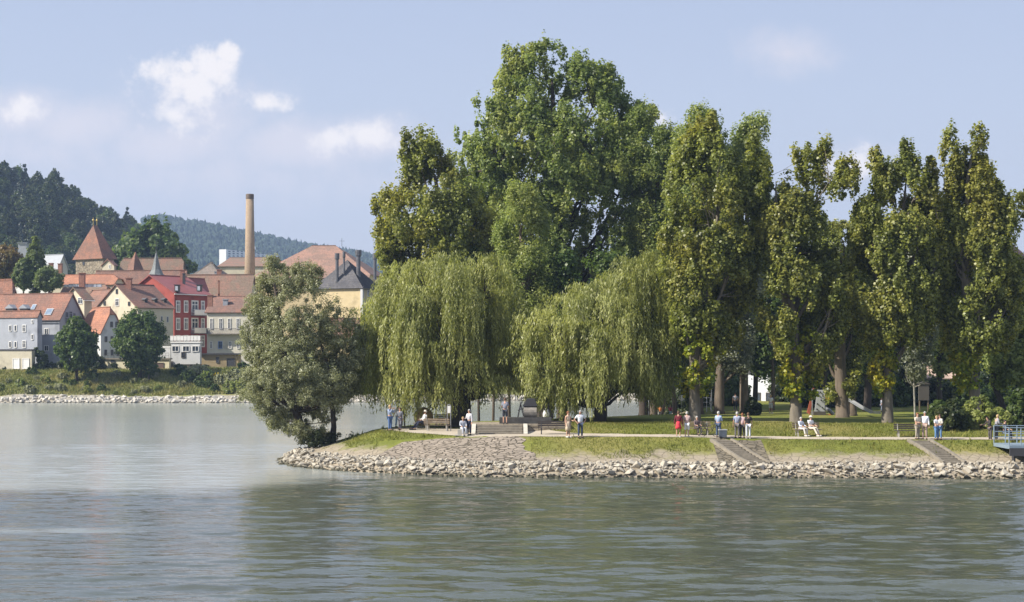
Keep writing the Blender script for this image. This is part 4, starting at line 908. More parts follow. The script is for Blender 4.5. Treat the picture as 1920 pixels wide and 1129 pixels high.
def balcony(h, pl, px0, px1, ytop, ybot, railm, solid=True, depthm=1.0):
    a = pl.hit(px0, ybot); b = pl.hit(px1, ybot); z1 = pl.hit((px0+px1)/2, ytop).z; n = pl.n; a.z = b.z = (a.z+b.z)/2; m = MB()
    m.poly_prism([a, b, b+n*depthm, a+n*depthm], (0,0,.16)); k = m.build('balcony', mat('balcony_slab', (0.25,0.22,0.20)), h['e']); r = MB(); hh = z1-a.z-.16; up = Vector((0,0,1))
    u_ = (b-a); L = u_.length; u_ = u_.normalized()
    if solid: r.box((a+b)/2+n*depthm+up*(.16+hh/2), (L, .05, hh), u_, n, up)
    else:
        r.box((a+b)/2+n*depthm+up*(.16+hh), (L, .06, .06), u_, n, up)
        for i in range(int(L/.16)): r.box(a+u_*(i+.5)*L/int(L/.16)+n*depthm+up*(.16+hh/2), (.035,.035,hh), u_, n, up)
    for q in (a, b):
        r.box(q+n*depthm/2+up*(.16+hh), (.05, depthm, .05), u_, n, up)
        for i in range(5): r.box(q+n*depthm*(i+.5)/5+up*(.16+hh/2), (.04,.04,hh), u_, n, up)
    r.build('railing', railm, k)

GB = plaster('grey_blue_plaster', (0.34,0.36,0.40)); CR = plaster('cream_plaster', (0.55,0.50,0.38)); CW = plaster('white_plaster', (0.56,0.56,0.55))
# grey blue house
h = house('grey_blue_house', 'long grey blue house with tiled roof, dormers and skylights at the left edge', 111.6, 312, 24, -40, 157, 694, 597, 551, 'R', GB, T_RED, trim=IRON)
for x, y, w_, h_ in [(87.5,621.6,8,12),(87.5,653,8,11)]: window(h['e'], h['L'], x, y, w_, h_)
for x, y, w_, h_ in [(125,590,6,11),(132,590,6,13),(139,592,5,11)]: window(h['e'], h['R'], x, y, w_, h_, fm=GB)
balcony(h, h['R'], 123, 149, 597, 606, IRON, False, .8)
dormer(h, 46, 588, 17, 20, T_MET, DFR); dormer(h, 20, 588, 17, 20, T_MET, DFR)
skylight(h, 64, 577, .9, 1.2); skylight(h, 93, 586, 1.5, 1.5)
wg = house('grey_blue_wing', 'projecting grey front wing with small window pairs at the left edge', 70, 308.5, 24, -40, 79, 692, 594, 584, 'R', GB, T_RED, ov=.2)
for x, y, w_, h_ in [(19.5,615.5,5,12),(29.5,615.5,5,12),(45.5,616,7,14),(19.5,646,5,12),(29.5,646,5,12),(45.5,645.5,7,14),(61,603,4,7),(61,632,4.5,11)]: window(wg['e'], wg['L'], x, y, w_, h_, fm=WFR, mull=w_ > 6)
h = house('garage', 'low cream garage with two white doors at the left edge', 59.5, 304, 14, -30, 66, 697, 657.5, 640, 'L', CR, IRON, 'garage', flat=True, ov=.1)
for x in (30.5, 48.5): window(h['e'], h['L'], x, 682, 13, 20, 'garage_door', WFR, WFR, False)
# orange roof house with pale gable
h = house('pale_gable_house', 'small pale house with orange half hipped roof between the two round bank trees', 189, 311, 46, 150, 231, 696, 622, 577, 'R', CW, T_ORG, hip=0.28, ov=.3)
for x, y in [(209,608.5),(218.5,608.5),(198.5,636),(210,636),(220,637),(198,661),(210,661),(221,662)]: window(h['e'], h['R'], x, y, 4.6, 10.5, fm=DFR, mull=False)
window(h['e'], h['L'], 171, 658, 8, 10, fm=DFR)
# cream gable house
h = house('cream_gable_house', 'cream gabled house with red brown roof and three small dormers beside the red house', 258, 316, 43, 181, 325, 696, 576, 534, 'L', CR, T_BRN, ov=.35)
for x, y, w_, h_ in [(219.5,546.5,4,9),(220,567,7,14),(196.5,568.5,4,8),(242.5,569.5,4,8)]: window(h['e'], h['L'], x, y, w_, h_, fm=WFR if w_ > 5 else DFR, mull=w_ > 5)
for x, y, w_, h_ in [(303,598,4,11),(314,599,4,12),(280,596,4,11),(268,640,4,10),(290,640,4,10)]: window(h['e'], h['R'], x, y, w_, h_, fm=CW, mull=False)
for x in (272, 290.5, 308): dormer(h, x, 566.5, 6.5, 9, T_SLT, DFR)
p = roof_point(h, 243, 546)[0]; chimney(h['e'], p+Vector((-.3,.8,0)), 1.0, 2.4)
h2 = h
# red house
RW_ = plaster('deep_red_plaster', (0.31,0.075,0.06))
h = house('red_house', 'deep red three storey house with white framed windows and white balconies', 327, 333, 35, 240, 390.5, 697, 549, 517, 'L', RW_, T_REDM, ov=.5, trim=WFR)
for y in (575, 607.5, 640): 
    for x in (333.5, 348.5): window(h['e'], h['R'], x, y, 8, 23, fw=.2)
    window(h['e'], h['R'], 365, y, 13, 23, fw=.22); window(h['e'], h['R'], 380, y, 7, 22, fw=.2)
balcony(h, h['R'], 358, 384.5, 581, 592.5, WFR); balcony(h, h['R'], 358, 384.5, 615, 626, WFR)
rd = house('roof_storey', 'recessed red metal roof storey with two window boxes on top of the red house', 330, 341, 35, 318, 386, 560, 537, 521, 'L', RW_, T_REDM, ov=.5)
for x in (332.5, 374): 
    q = P(x, 541, 333.5); m = MB(); m.box(q, (.85, 1.5, 1.2)); d_ = m.build('dormer', DFR, h['e']); m = MB(); m.box(q+Vector((0,-.78,0)), (.5,.05,.85)); m.build('pane', mat('bright_pane', (.5,.53,.58), .2), d_); m = MB(); m.box(q+Vector((0,0,.68)), (1.1,1.7,.12)); m.build('dormer_roof', IRON, d_)
chimney(rd['e'], P(342, 522, 342), .8, 1.6); chimney(rd['e'], P(345,526,340), .5, 1.3, IRON, 'vent_pipe')
# white glazed extension and garages in front
h = house('white_extension', 'white boxy extension with a band of windows standing before the red house', 375, 306, 8, 321, 378, 683, 643, 630, 'L', CW, WFR, 'extension', flat=True, ov=.12)
for x in (329, 349, 366.5): window(h['e'], h['L'], x, 654, 13, 11, fm=WFR, gm=GLASS)
window(h['e'], h['L'], 344, 665.5, 8, 11, fm=DFR)
pr = MB(); pa_ = h['L'].hit(319, 641); pb_ = h['L'].hit(376, 641)
pa_.z = pb_.z = h['z1']+.25
for i in range(9): q = pa_.lerp(pb_, (i+.5)/9); pr.box(q+Vector((0,-.05,.55)), (.56,.06,.8), h['L'].u, h['L'].n)
pr.bar(pa_+Vector((0,-.05,1.0)), pb_+Vector((0,-.05,1.0)), .08, .08); pr.build('parapet_panels', WFR, h['e'])
m = MB(); 
for x in (322, 340, 358, 374): q = P(x, 690, 306.3); m.box((q.x, q.y+.4, q.z), (.35,.35,2.4))
m.build('pillar', DFR, h['e'])
m = MB(); q = P(348, 692, 309); m.box(q, (5.4, .3, 3.2)); m.build('dark_recess_back', DFR, h['e'])  # dark sheet standing in for the shade in the recess below the extension
h = house('side_wall_building', 'bright white windowless annex left of the glazed extension', 319.5, 309, 10, 288, 322, 700, 652, 640, 'L', CW, WFR, 'annex', flat=True, ov=.05)
h = house('garage_row', 'low pale yellow garage row with dark brown doors and thin flat roof', 317, 305, 10, 194, 320, 701, 674, 660, 'L', plaster('pale_yellow_plaster', (0.66,0.60,0.42)), STEP, 'garage', flat=True, ov=.25)
for x, w_ in ((258.5, 23), (298.5, 18)): window(h['e'], h['L'], x, 690, w_, 20, 'garage_door', DFR, mat('brown_door', (0.13,0.085,0.065), .7, .15, 3, stretch=(4,4,.2)), False)
window(h['e'], h['L'], 212, 677.5, 9, 5, fm=DFR, mull=False)
fe = MB(); pa_ = h['L'].hit(196, 672); pb_ = h['L'].hit(316, 672); pa_.z = pb_.z = h['z1']+.25
for hh in (.45, .9): fe.bar(pa_+Vector((0,.3,hh)), pb_+Vector((0,.3,hh)), .04)
for i in range(22): q = pa_.lerp(pb_, i/21)+Vector((0,.3,0)); fe.bar(q, q+Vector((0,0,.9)), .04)
fe.build('roof_railing', IRON, h['e'])
# pale house with iron balcony
h = house('balcony_house', 'pale cream house with long dark iron balcony, right of the red house', 476, 328, 6, 388, 500, 697, 585, 557, 'R', plaster('pale_cream_plaster', (0.58,0.55,0.46)), T_BRN, ov=.4)
for x, w_ in ((396.5,6),(414,7),(430,6),(446,6)): window(h['e'], h['L'], x, 607, w_, 20, fm=WFR)
for x, w_ in ((396,5),(413,8),(432,6),(447,6)): window(h['e'], h['L'], x, 647, w_, 14, fm=WFR if w_ < 8 else mat('blue_frame', (0.20,0.30,0.55)))
balcony(h, h['L'], 390, 470, 616, 627, IRON, False, 1.2)
p = roof_point(h, 423, 572); chimney(h['e'], p[0] if p else P(423,560,325), .9, 1.0, T_MET); chimney(h['e'], P(394, 563, 324), .9, .9)
h = house('ochre_shed', 'dark roofed ochre shed below the iron balcony', 447, 309, 4, 378, 452, 702, 665, 660, 'L', plaster('ochre_plaster', (0.36,0.28,0.16)), IRON, 'shed', flat=True, ov=.5)
window(h['e'], h['L'], 408, 675, 6, 11, fm=DFR, mull=False); window(h['e'], h['L'], 433, 684, 16, 24, 'door', DFR, IRON, False); window(h['e'], h['L'], 387, 688, 9, 8, fm=DFR)
# roofs behind
def rr_(*a, **k): return house(*a, **k)
h = rr_('orange_roofed_house', 'long house with bright orange roof behind the front row', 212, 356, 10, 96, 234, 600, 533, 516, 'R', CR, T_ORG, hip=.4)
h = rr_('glazed_roof_house', 'brown roofed house with a row of pale skylights and a brick chimney', 190, 344, 12, 112, 212, 600, 557, 534, 'R', CR, T_OLD, hip=.25)
m = MB()
for i in range(8): q = P(124+i*9, 536, 343.5); m.box(q, (.8,.9,.5))
m.build('skylight_row', mat('pale_glass', (0.5,0.55,0.62), .15), h['e']); chimney(h['e'], P(154, 541, 343), 1.1, 3.0)
h = rr_('small_cream_house', 'small cream house with white cornice peeping over the grey blue house', 158, 330, 40, 122, 172, 640, 561, 540, 'L', CR, T_OLD, ov=.4, trim=WFR)
window(h['e'], h['L'], 151, 564, 9, 12)
h = rr_('brown_roofed_house', 'brown tiled roof sloping up behind the orange roofed small house', 182, 336, 48, 150, 232, 640, 575, 544, 'R', CR, T_BRN)
h = rr_('long_brown_roof', 'long low brown roof below the stone tower', 344, 392, 6, 178, 352, 600, 532, 508, 'R', CR, T_BRN)
h = rr_('long_tiled_roof', 'long mottled red roof right of the stone tower', 340, 412, 5, 226, 346, 590, 509, 485, 'R', CW, T_OLD, hip=.25)
m = MB(); q = P(254, 509, 403); m.lathe(q, [(2.1,-1.5),(2.1,0),(1.0,2.6),(.06,4.6)], 4); o = m.build('turret_roof', T_RED); o.location = (0,0,0); tag(o, 'small pointed red turret roof in front of the long mottled roof', 'roof')
h = rr_('grey_gabled_roof', 'grey brown hipped roof with small chimneys behind the red house', 415, 385, 8, 352, 440, 600, 524, 493, 'R', CR, T_GRY, hip=.85)
chimney(h['e'], P(411,515,383), .9, 1.0); chimney(h['e'], P(406,515,383.2), .8, .6, T_MET)
h = rr_('wide_brown_roof', 'wide dull brown roof between the red house and the brick smokestack', 468, 362, 6, 340, 480, 620, 556, 516, 'R', CR, T_OLD)
chimney(h['e'], P(410.5,560,350), .35, 3.6, mat('rust_pipe', (.3,.15,.1)), 'vent_pipe')
h = rr_('red_back_roof', 'flat red roof behind the brick smokestack', 500, 430, 4, 410, 540, 590, 500, 484, 'R', CR, T_OLD)
h = rr_('white_metal_roof_house', 'white gabled house with pale metal roof left of the stone tower', 108, 440, 30, 20, 127, 560, 501, 478, 'R', CW, T_MET, ov=.4)
chimney(h['e'], P(44,481,446), 2.2, 3.4, T_MET); chimney(h['e'], P(96,503,438), 1.0, 1.2); chimney(h['e'], P(113,504,437), 1.0, 1.2)
h = rr_('dark_red_roof_house', 'house with dark red hipped roof at the far left edge', 20, 322, 30, -40, 30, 640, 556, 525, 'R', CR, T_RED, hip=.5)
# church spire
sp_ = empty('church_spire', P(293,530,372), 'slim grey slate church spire with flared foot and cross', 'spire'); q = P(293,516,372)
m = MB(); m.lathe(q, [(1.35,-6),(1.35,0.0)], 8); m.build('shaft', T_BRN, sp_)
m = MB(); m.lathe(q, [(1.75,0.0),(1.5,.35),(1.05,1.2),(.75,2.2),(.42,3.7),(.12,4.9),(.05,5.4)], 8); m.build('spire_roof', mat('green_grey_slate', (0.15,0.165,0.165), .6, .25, 2), sp_)
m = MB(); m.tube([q+Vector((0,0,5.3)), q+Vector((0,0,7.4))], .06, 5); m.bar(q+Vector((-.35,0,6.8)), q+Vector((.35,0,6.8)), .08); m.build('cross', IRON, sp_)
# stone tower
TS = stonemat('tower_rubble_stone', (0.34,0.29,0.22), (0.22,0.185,0.14), (0.13,0.11,0.085), 1.4, 0.08, 0.10)
h = house('stone_tower', 'old square rubble stone tower with tall steep red tiled roof', 193, 420, 35, 142, 214, 530, 485, 423, 'L', TS, T_RED, 'tower', flat=True, ov=0)
bpy.data.objects.remove(h['roof']); A_, B_, g_ = h['A'], h['B'], h['g']; m = MB(); zt = P(180, 422, 424).z; z1 = h['z1']; o_ = .6
c1 = g_(A_/2, B_*.36, zt); c2 = g_(A_/2, B_*.68, zt); k = [g_(-o_,-o_,z1), g_(A_+o_,-o_,z1), g_(A_+o_,B_+o_,z1), g_(-o_,B_+o_,z1)]
mid = lambda a, c: a.lerp(c, .12)+Vector((0,0,-.15*0))
m.v = [tuple(x) for x in k+[c1, c2]]; m.f = [[0,1,4],[1,2,5,4],[2,3,5],[3,0,4,5],[3,2,1,0]]; m.mi = [0]*5
rf = m.build('roof', T_RED, h['e'])
for c in (c1, c2):
    m = MB(); m.tube([c-Vector((0,0,.2)), c+Vector((0,0,1.9))], .07, 5); m.sphere(c+Vector((0,0,1.2)), .28, 8); m.build('finial', mat('gilded_ball', (0.55,0.42,0.15), .4, metallic=.6), h['e'])
fc = h['L']; q = fc.hit(165, 470)+Vector((0, 0, 0)); qq = q-fc.n*1.6; m = MB(); m.box(qq, (1.3, 2.4, 2.6), fc.u, fc.n); d_ = m.build('dormer', WFR, h['e'])
m = MB(); m.poly_prism([qq+fc.u*.9+fc.n*1.3+Vector((0,0,1.3)), qq-fc.u*.9+fc.n*1.3+Vector((0,0,1.3)), qq+fc.n*1.3+Vector((0,0,2.1))], -fc.n*3); m.build('dormer_roof', T_RED, d_)
m = MB(); m.box(qq+fc.n*1.22+Vector((0,0,.2)), (.7,.06,1.2), fc.u, fc.n); m.build('pane', GLASS, d_)
window(h['e'], h['L'], 157, 494, 4, 7, fm=DFR, mull=False)
h = house('tower_annex', 'low plastered chapel annex with small window at the right foot of the stone tower', 214, 412, 30, 192, 218, 520, 497, 487, 'L', plaster('grey_plaster', (0.42,0.38,0.30)), T_BRN, 'annex'); window(h['e'], h['L'], 206, 500, 4, 7)
# brick smokestack
ch = empty('brick_smokestack', P(468,600,395), 'tall tapering yellow brick smokestack rising behind the roofs', 'chimney'); q = P(468.5,600,395); zt = P(469,364,395).z
m = MB(); m.lathe((q.x, q.y, 0), [(1.55, q.z),(1.18, q.z+.45*(zt-q.z)),(.90, zt-1.2)], 20); m.build('shaft', stonemat('yellow_brick', (0.42,0.32,0.22), (0.34,0.26,0.18), (0.24,0.18,0.13), 2.2, .02, .08, (1,1,3)), ch, True)
m = MB(); m.lathe((q.x+.0, q.y, 0), [(.90, zt-1.2),(.94, zt-1.1),(.94, zt-.1),(.84, zt)], 20); m.build('cap', mat('sooty_brick', (0.14,0.11,0.09)), ch)
# far apartment slab
h = house('apartment_block', 'long white apartment block far off below the blue ridge', 424, 1750, 20, 411, 521, 500, 467.5, 460, 'L', mat('bright_plaster', (0.75,0.75,0.72), .9, .04), IRON, 'apartment block', flat=True, ov=0)
for j in range(4):
    for i in range(12): window(h['e'], h['R'], 430+i*7.8, 471.5+j*4.4, 3.6, 2.2, fm=GLASS, mull=False, depth=.3, fw=.15)
m = MB(); q = h['R'].hit(470, 467); m.box(q+Vector((0,4,1.2)), (9,6,3)); m.build('roof_box', WFR, h['e'])
# big yellow building and red roof
YP = plaster('warm_yellow_plaster', (0.58,0.47,0.28))
h = house('long_red_roof_building', 'large building with long pinkish red tiled roof behind the yellow one', 690, 372, 8, 478, 730, 640, 520, 461, 'R', YP, roofmat('pinkish_tiles', (0.34,0.20,0.15), (0.27,0.18,0.14)), 'building', hip=.9)
m = MB(); q = P(641, 462, 385); m.tube([q, q+Vector((0,0,1.8))], .05, 4); m.bar(q+Vector((-.6,0,1.2)), q+Vector((.6,0,1.2)), .05); m.build('antenna', IRON, h['e'])
h = house('yellow_building', 'tall pale yellow building with dark slate roof and sheet metal chimneys', 679, 330, 25, 590, 712, 697, 537, 487, 'L', YP, T_SLT, 'building', hip=1.0, ov=.5, trim=DFR)
m = MB(); q = h['L'].hit(679, 600); m.box((q.x, q.y-.03, (h['z0']+h['z1'])/2), (.5, .5, h['z1']-h['z0']-.1), h['L'].u, h['L'].n); m.build('corner_quoin', CW, h['e'])
for x, y in ((691,550),(691,581)): window(h['e'], h['R'], x, y, 5, 12)
for x, yt, yb2, r_ in ((632,475,510,.32),(645,472,495,.2),(672,469,508,.42),(703,475,505,.3)):
    a = P(x, yb2, 333); b = P(x, yt, 333); m = MB(); m.lathe((a.x, a.y, 0), [(r_, a.z-2),(r_, b.z-1.2),(r_*1.45, b.z-1.1),(r_*1.45, b.z)], 10); m.build('metal_chimney', mat('dull_zinc', (0.12,0.12,0.13), .5, metallic=.3), h['e'])
h = house('lower_yellow_house', 'low yellow house with brown roof half hidden behind the leaning willow', 690, 318, 12, 610, 700, 700, 628, 598, 'R', YP, T_BRN, ov=.4)
window(h['e'], h['L'], 660, 652, 10, 13)
# right side: white wall, blue wall, big roof beyond the poplars, kiosk
h = house('white_wall_house', 'white walled house corner between the poplars behind the playground', 1466, 205, 60, 1400, 1505, 790, 700, 680, 'R', mat('bluish_wall', (0.50,0.52,0.55), .9, .08), T_SLT, flat=True, ov=.3)  # one even bluish off-white on all walls
window(h['e'], h['L'], 1420, 745, 14, 18, fm=DFR); window(h['e'], h['L'], 1442, 745, 10, 18, fm=DFR)
h = house('large_roofed_building', 'large building with broad red brown roof rising above the poplars at the right', 1770, 262, 35, 1600, 1935, 780, 470, 372, 'L', plaster('pale_wall', (0.60,0.58,0.53)), T_BRN, 'building', hip=.85, ov=.6)
for i in range(6):
    for j in range(4): window(h['e'], h['R'], 1795+i*22, 500+j*55, 9, 24)
h = house('tiled_roof_pavilion', 'small pavilion with pale pinkish tiled roof behind the right shrubs', 1772, 192, 6, 1722, 1792, 790, 713, 690, 'R', DFR, roofmat('pale_pink_tiles', (0.50,0.36,0.28), (0.42,0.31,0.25)), 'pavilion')
# ---------------------------------------------------------------- people
def skin_obj(name, chains, m, parent, root=0, sub=1):
    """chains: lists of (key, (x,y,z), r) joined where keys repeat; grown into one continuous surface"""
    idx = {}; V = []; Rr = []; E = []
    for ch_ in chains:
        prev = None
        for key, co, r in ch_:
            if key not in idx: idx[key] = len(V); V.append(co); Rr.append(r)
            if prev is not None and prev != idx[key]: E.append((prev, idx[key]))
            prev = idx[key]
    me = bpy.data.meshes.new('tmp'); me.from_pydata(V, E, []); ob = bpy.data.objects.new('tmp', me); col.objects.link(ob)
    md = ob.modifiers.new('s', 'SKIN'); 
    for i, sv in enumerate(me.skin_vertices[0].data):
        r = Rr[i]; sv.radius = r if isinstance(r, tuple) else (r, r); sv.use_root = (i == root)
    sb = ob.modifiers.new('u', 'SUBSURF'); sb.levels = sub
    dg = bpy.context.evaluated_depsgraph_get(); out = bpy.data.meshes.new_from_object(ob.evaluated_get(dg)); bpy.data.objects.remove(ob)
    out.polygons.foreach_set('use_smooth', [True]*len(out.polygons)); out.materials.clear(); out.name = name
    return link(name, out, m, parent)
def cloth(name, c): return mat(name, c, 0.9, 0.12, 6.0, 0)
SKIN = mat('skin', (0.50,0.30,0.21), 0.6, 0.05); SKIN2 = mat('tanned_skin', (0.36,0.20,0.13), 0.6, 0.05); EYE = mat('eye', (0.03,0.02,0.02), .3)
HAIRC = dict(dark=mat('dark_hair', (0.03,0.02,0.015), .6, .3, 20), grey=mat('grey_hair', (0.42,0.41,0.39), .7, .2, 20), blond=mat('blond_hair', (0.42,0.30,0.15), .7, .2, 20), red=mat('auburn_hair', (0.22,0.09,0.04), .7, .2, 20), brown=mat('brown_hair', (0.10,0.06,0.035), .7, .2, 20))
def stripes(name, c1, c2, k=30, check=False):
    m = mat(name, c1, .9, .05); t = NT.__new__(NT); t.t = m.node_tree; p = [n for n in m.node_tree.nodes if n.type == 'BSDF_PRINCIPLED'][0]
    g = t.n('ShaderNodeNewGeometry'); s = t.n('ShaderNodeSeparateXYZ'); t.l(g.outputs['Position'], s.inputs[0])
    f = t.math('GREATER_THAN', t.math('SINE', t.math('MULTIPLY', s.outputs[2], k*2.0)), 0.2)
    if check: f = t.math('MAXIMUM', f, t.math('GREATER_THAN', t.math('SINE', t.math('MULTIPLY', s.outputs[0], k*2.0)), 0.3))
    t.l(t.mix(f, c1, c2), p.inputs['Base Color']); return m
def person(label, pos, h=1.74, face=0, pose='stand', arms=('down','down'), top=(.6,.6,.6), bottom=(.1,.12,.2), hair='brown', sleeves='short', legs='long', hat=None, skin=None, stride=0.0, lean=0.0, hairlen=0, group=None, skirt=None, topm=None, seat=0.45, bulk=1.0):
    """face: degrees, 0 looks at the camera, 90 looks to the right; arms: down, hips, face, front, lap, back"""
    k = h/1.75; e = empty('person', pos, label, 'person', group); sk = skin or SKIN
    J = {}; st = stride
    if pose == 'sit':
        hz_ = seat+.10; J['pel'] = (0,0,hz_); J['bel'] = (0,.0-lean*.1,hz_+.22); J['che'] = (0,-lean*.25,hz_+.42); J['nec'] = (0,-lean*.36,hz_+.57)
        for s_, n_ in ((-1,'l'),(1,'r')):
            J['hip'+n_] = (s_*.09,-.03,hz_-.01); J['kne'+n_] = (s_*.12,-.45,hz_+.02); ex = st*(1 if n_ == 'l' else .7); J['ank'+n_] = (s_*.12,-.47-ex*.38,max(.09, .1)); J['toe'+n_] = (s_*.13,-.63-ex*.38,.05+ex*.05)
    else:
        hz_ = .93; J['pel'] = (0,0,hz_); J['bel'] = (0,-.02*lean*3,hz_+.20); J['che'] = (0,-lean*.18,hz_+.42); J['nec'] = (0,-lean*.27,hz_+.565)
        for s_, n_ in ((-1,'l'),(1,'r')):
            f_ = st*s_; J['hip'+n_] = (s_*.09,0,hz_-.03); J['kne'+n_] = (s_*.105,-.22*f_-.03,.50); J['ank'+n_] = (s_*.11,-.40*f_+(.0),.09+(.06 if f_ < -.3 else 0)); J['toe'+n_] = (s_*.13,-.40*f_-.15,.04)
    c = J['che']; nx, ny, nz_ = J['nec']; J['hea'] = (nx, ny-.02-lean*.05, nz_+.145); J['hd0'] = (nx, ny-.012-lean*.02, nz_+.075); J['top'] = (nx, ny-.005-lean*.05, nz_+.225); J['nos'] = (nx, ny-.115-lean*.06, nz_+.13); J['chn'] = (nx, ny-.075-lean*.05, nz_+.07)
    arms_c = []
    for s_, n_ in ((-1,'l'),(1,'r')):
        a = arms[0 if n_ == 'l' else 1]; sh = Vector((s_*.185, c[1]+.0, c[2]+.075))
        off = {'down': ((s_*.05,.02,-.29),(s_*.03,-.07,-.26)), 'hips': ((s_*.20,.06,-.24),(-s_*.13,-.10,-.17)), 'face': ((s_*.05,-.16,-.20),(-s_*.11,-.12,.26)), 'front': ((s_*.04,-.06,-.27),(-s_*.08,-.24,-.02)), 'lap': ((s_*.05,-.10,-.26),(-s_*.05,-.24,-.06)), 'back': ((s_*.06,.12,-.26),(-s_*.15,.08,-.18)), 'swing': ((s_*.06,-.10*s_,-.27),(s_*.02,-.22*s_-.04,-.18)), 'reach': ((s_*.06,-.16,-.22),(s_*.0,-.27,-.03)), 'out': ((s_*.22,-.05,-.12),(s_*.2,-.08,.10))}[a]
        el = sh+Vector(off[0]); wr = el+Vector(off[1]); d = (wr-el).normalized(); ha = wr+d*.085
        J['sho'+n_] = tuple(sh); J['elb'+n_] = tuple(el); J['wri'+n_] = tuple(wr); J['han'+n_] = tuple(ha)
        side = d.cross(Vector((0,1,.2))).normalized(); curl = Vector((0,-1,0))*.02
        for i in range(4):
            b0 = ha+side*(i-1.5)*.018; J['f%d%s1' % (i, n_)] = tuple(b0+d*.02); J['f%d%s2' % (i, n_)] = tuple(b0+d*(.062+(.008 if i in (1,2) else -.004))+curl)
        J['th'+n_+'1'] = tuple(wr+d*.035+side*.04*-s_); J['th'+n_+'2'] = tuple(wr+d*.075+side*.055*-s_+curl*.5)
    ro = Matrix.Rotation(R(face), 3, 'Z'); pv = Vector(pos)
    def T(key): q = ro @ (Vector(J[key])*k); return (q.x, q.y, q.z)
    def ch_(*ks, b=1.0): return [(q, T(q), tuple(x*k*b for x in (r if isinstance(r, tuple) else (r, r)))) for q, r in ks]
    body = [ch_(('pel',(.14,.10)),('bel',(.125,.09)),('che',(.15,.10)),('nec',.052),('hd0',.062),('hea',(.082,.095)),('top',.055)), ch_(('hea',(.082,.095)),('nos',.014)), ch_(('hd0',.062),('chn',.03))]
    for n_ in 'lr':
        body.append(ch_(('pel',.14),('hip'+n_,.085),('kne'+n_,.055),('ank'+n_,.036),('toe'+n_,.03)))
        body.append(ch_(('che',.15),('sho'+n_,.055),('elb'+n_,.040),('wri'+n_,.027),('han'+n_,(.038,.018))))
        for i in range(4): body.append(ch_(('han'+n_,.03),('f%d%s1' % (i, n_),.009),('f%d%s2' % (i, n_),.007)))
        body.append(ch_(('wri'+n_,.027),('th'+n_+'1',.012),('th'+n_+'2',.009)))
    skin_obj('body', body, sk, e)
    tm = topm or cloth('top_%d' % random.randint(0, 10**6), top); bm_ = cloth('bottom_%d' % random.randint(0, 10**6), bottom); B = bulk
    J['wa'] = tuple(Vector(J['pel']).lerp(Vector(J['bel']), .15))
    tp_ = [ch_(('wa',(.165*B,.125*B)),('bel',(.155*B,.12*B)),('che',(.172*B,.118)),('nec',.07))]
    for n_ in 'lr':
        J['me'+n_] = tuple(Vector(J['sho'+n_]).lerp(Vector(J['elb'+n_]), .8))
        tp_.append(ch_(('che',.17),('sho'+n_,.078),('me'+n_,.062)) if sleeves == 'short' else ch_(('che',.17),('sho'+n_,.075),('elb'+n_,.056),('wri'+n_,.042)) if sleeves == 'long' else ch_(('che',.17),('sho'+n_,.066)))
    skin_obj('top', tp_, tm, e)
    if skirt:
        m = MB(); q = ro @ Vector((0,0,0)); m.lathe((pos[0], pos[1], pos[2]), [(.15*k*skirt[1], skirt[0]*k),(.145*k*(skirt[1]*.6+.4), .75*k if skirt[0] < .7 else skirt[0]*k+.08),(.155*k,.93*k),(.14*k,1.08*k)], 14); m.build('skirt', bm_, e, True)
    else:
        tr_ = []
        for n_ in 'lr':
            J['mk'+n_] = tuple(Vector(J['kne'+n_]).lerp(Vector(J['ank'+n_]), .06)); J['ak'+n_] = tuple(Vector(J['ank'+n_])+Vector((0,0,.02)))
            tr_.append(ch_(('pel',(.158*B,.122*B)),('hip'+n_,.108),('kne'+n_,.076),('ak'+n_,.062)) if legs == 'long' else ch_(('pel',(.158*B,.122*B)),('hip'+n_,.108),('mk'+n_,.088)))
        skin_obj('trousers' if legs == 'long' else 'shorts', tr_, bm_, e)
    sm = MB()
    for n_ in 'lr':
        a = Vector(T('ank'+n_))+pv; b = Vector(T('toe'+n_))+pv; d = (b-a); d.z = 0; d = d.normalized(); s_ = Vector((-d.y, d.x, 0)); cc = a+d*.07*k; m = MB()
        m.poly_prism([cc-d*.13-s_*.045-Vector((0,0,.085)), cc+d*.15-s_*.05-Vector((0,0,.085)), cc+d*.17+s_*.03-Vector((0,0,.085)), cc-d*.13+s_*.045-Vector((0,0,.085))], (0,0,.08)); m.build('shoe', mat('dark_shoe', (.05,.04,.035)) if bottom[0] < .4 else mat('light_shoe', (.5,.48,.44)), e)
    hc = Vector(T('hea'))+pv; f = ro @ Vector((0,-1,0)); r_ = ro @ Vector((1,0,0)); m = MB(); hh = HAIRC.get(hair, HAIRC['brown'])
    # hair cap: back and top of the head
    n_ = 12; rows = 7; vs = []
    for i in range(rows):
        th = i/(rows-1)*R(118)
        for j in range(n_):
            a = 2*math.pi*j/n_; cut = 1.0 if math.cos(a) < .45 else (0.62 if i > 3 else 1.0); th2 = th*cut
            q = hc+Vector((0,0,.022*k))+(r_*math.sin(a)*.098*math.sin(th2)+f*math.cos(a)*.112*math.sin(th2)+Vector((0,0,.128*math.cos(th2))))*k-f*.012*k
            vs.append(tuple(q))
    m.v = vs; m.f = [[i*n_+j, i*n_+(j+1) % n_, (i+1)*n_+(j+1) % n_, (i+1)*n_+j] for i in range(rows-1) for j in range(n_)]; m.mi = [0]*len(m.f)
    if hairlen: m.tube([hc-f*.05*k, hc-f*.10*k-Vector((0,0,.12*k)), hc-f*.11*k-Vector((0,0,(.14+hairlen)*k))], [.09*k,.085*k,.05*k], 8)
    m.build('hair', hh, e, True)
    m = MB()
    for s_ in (-1, 1): m.sphere(hc+f*.088*k+r_*s_*.032*k-Vector((0,0,.005*k)), .011*k, 6)
    m.build('eye', EYE, e)
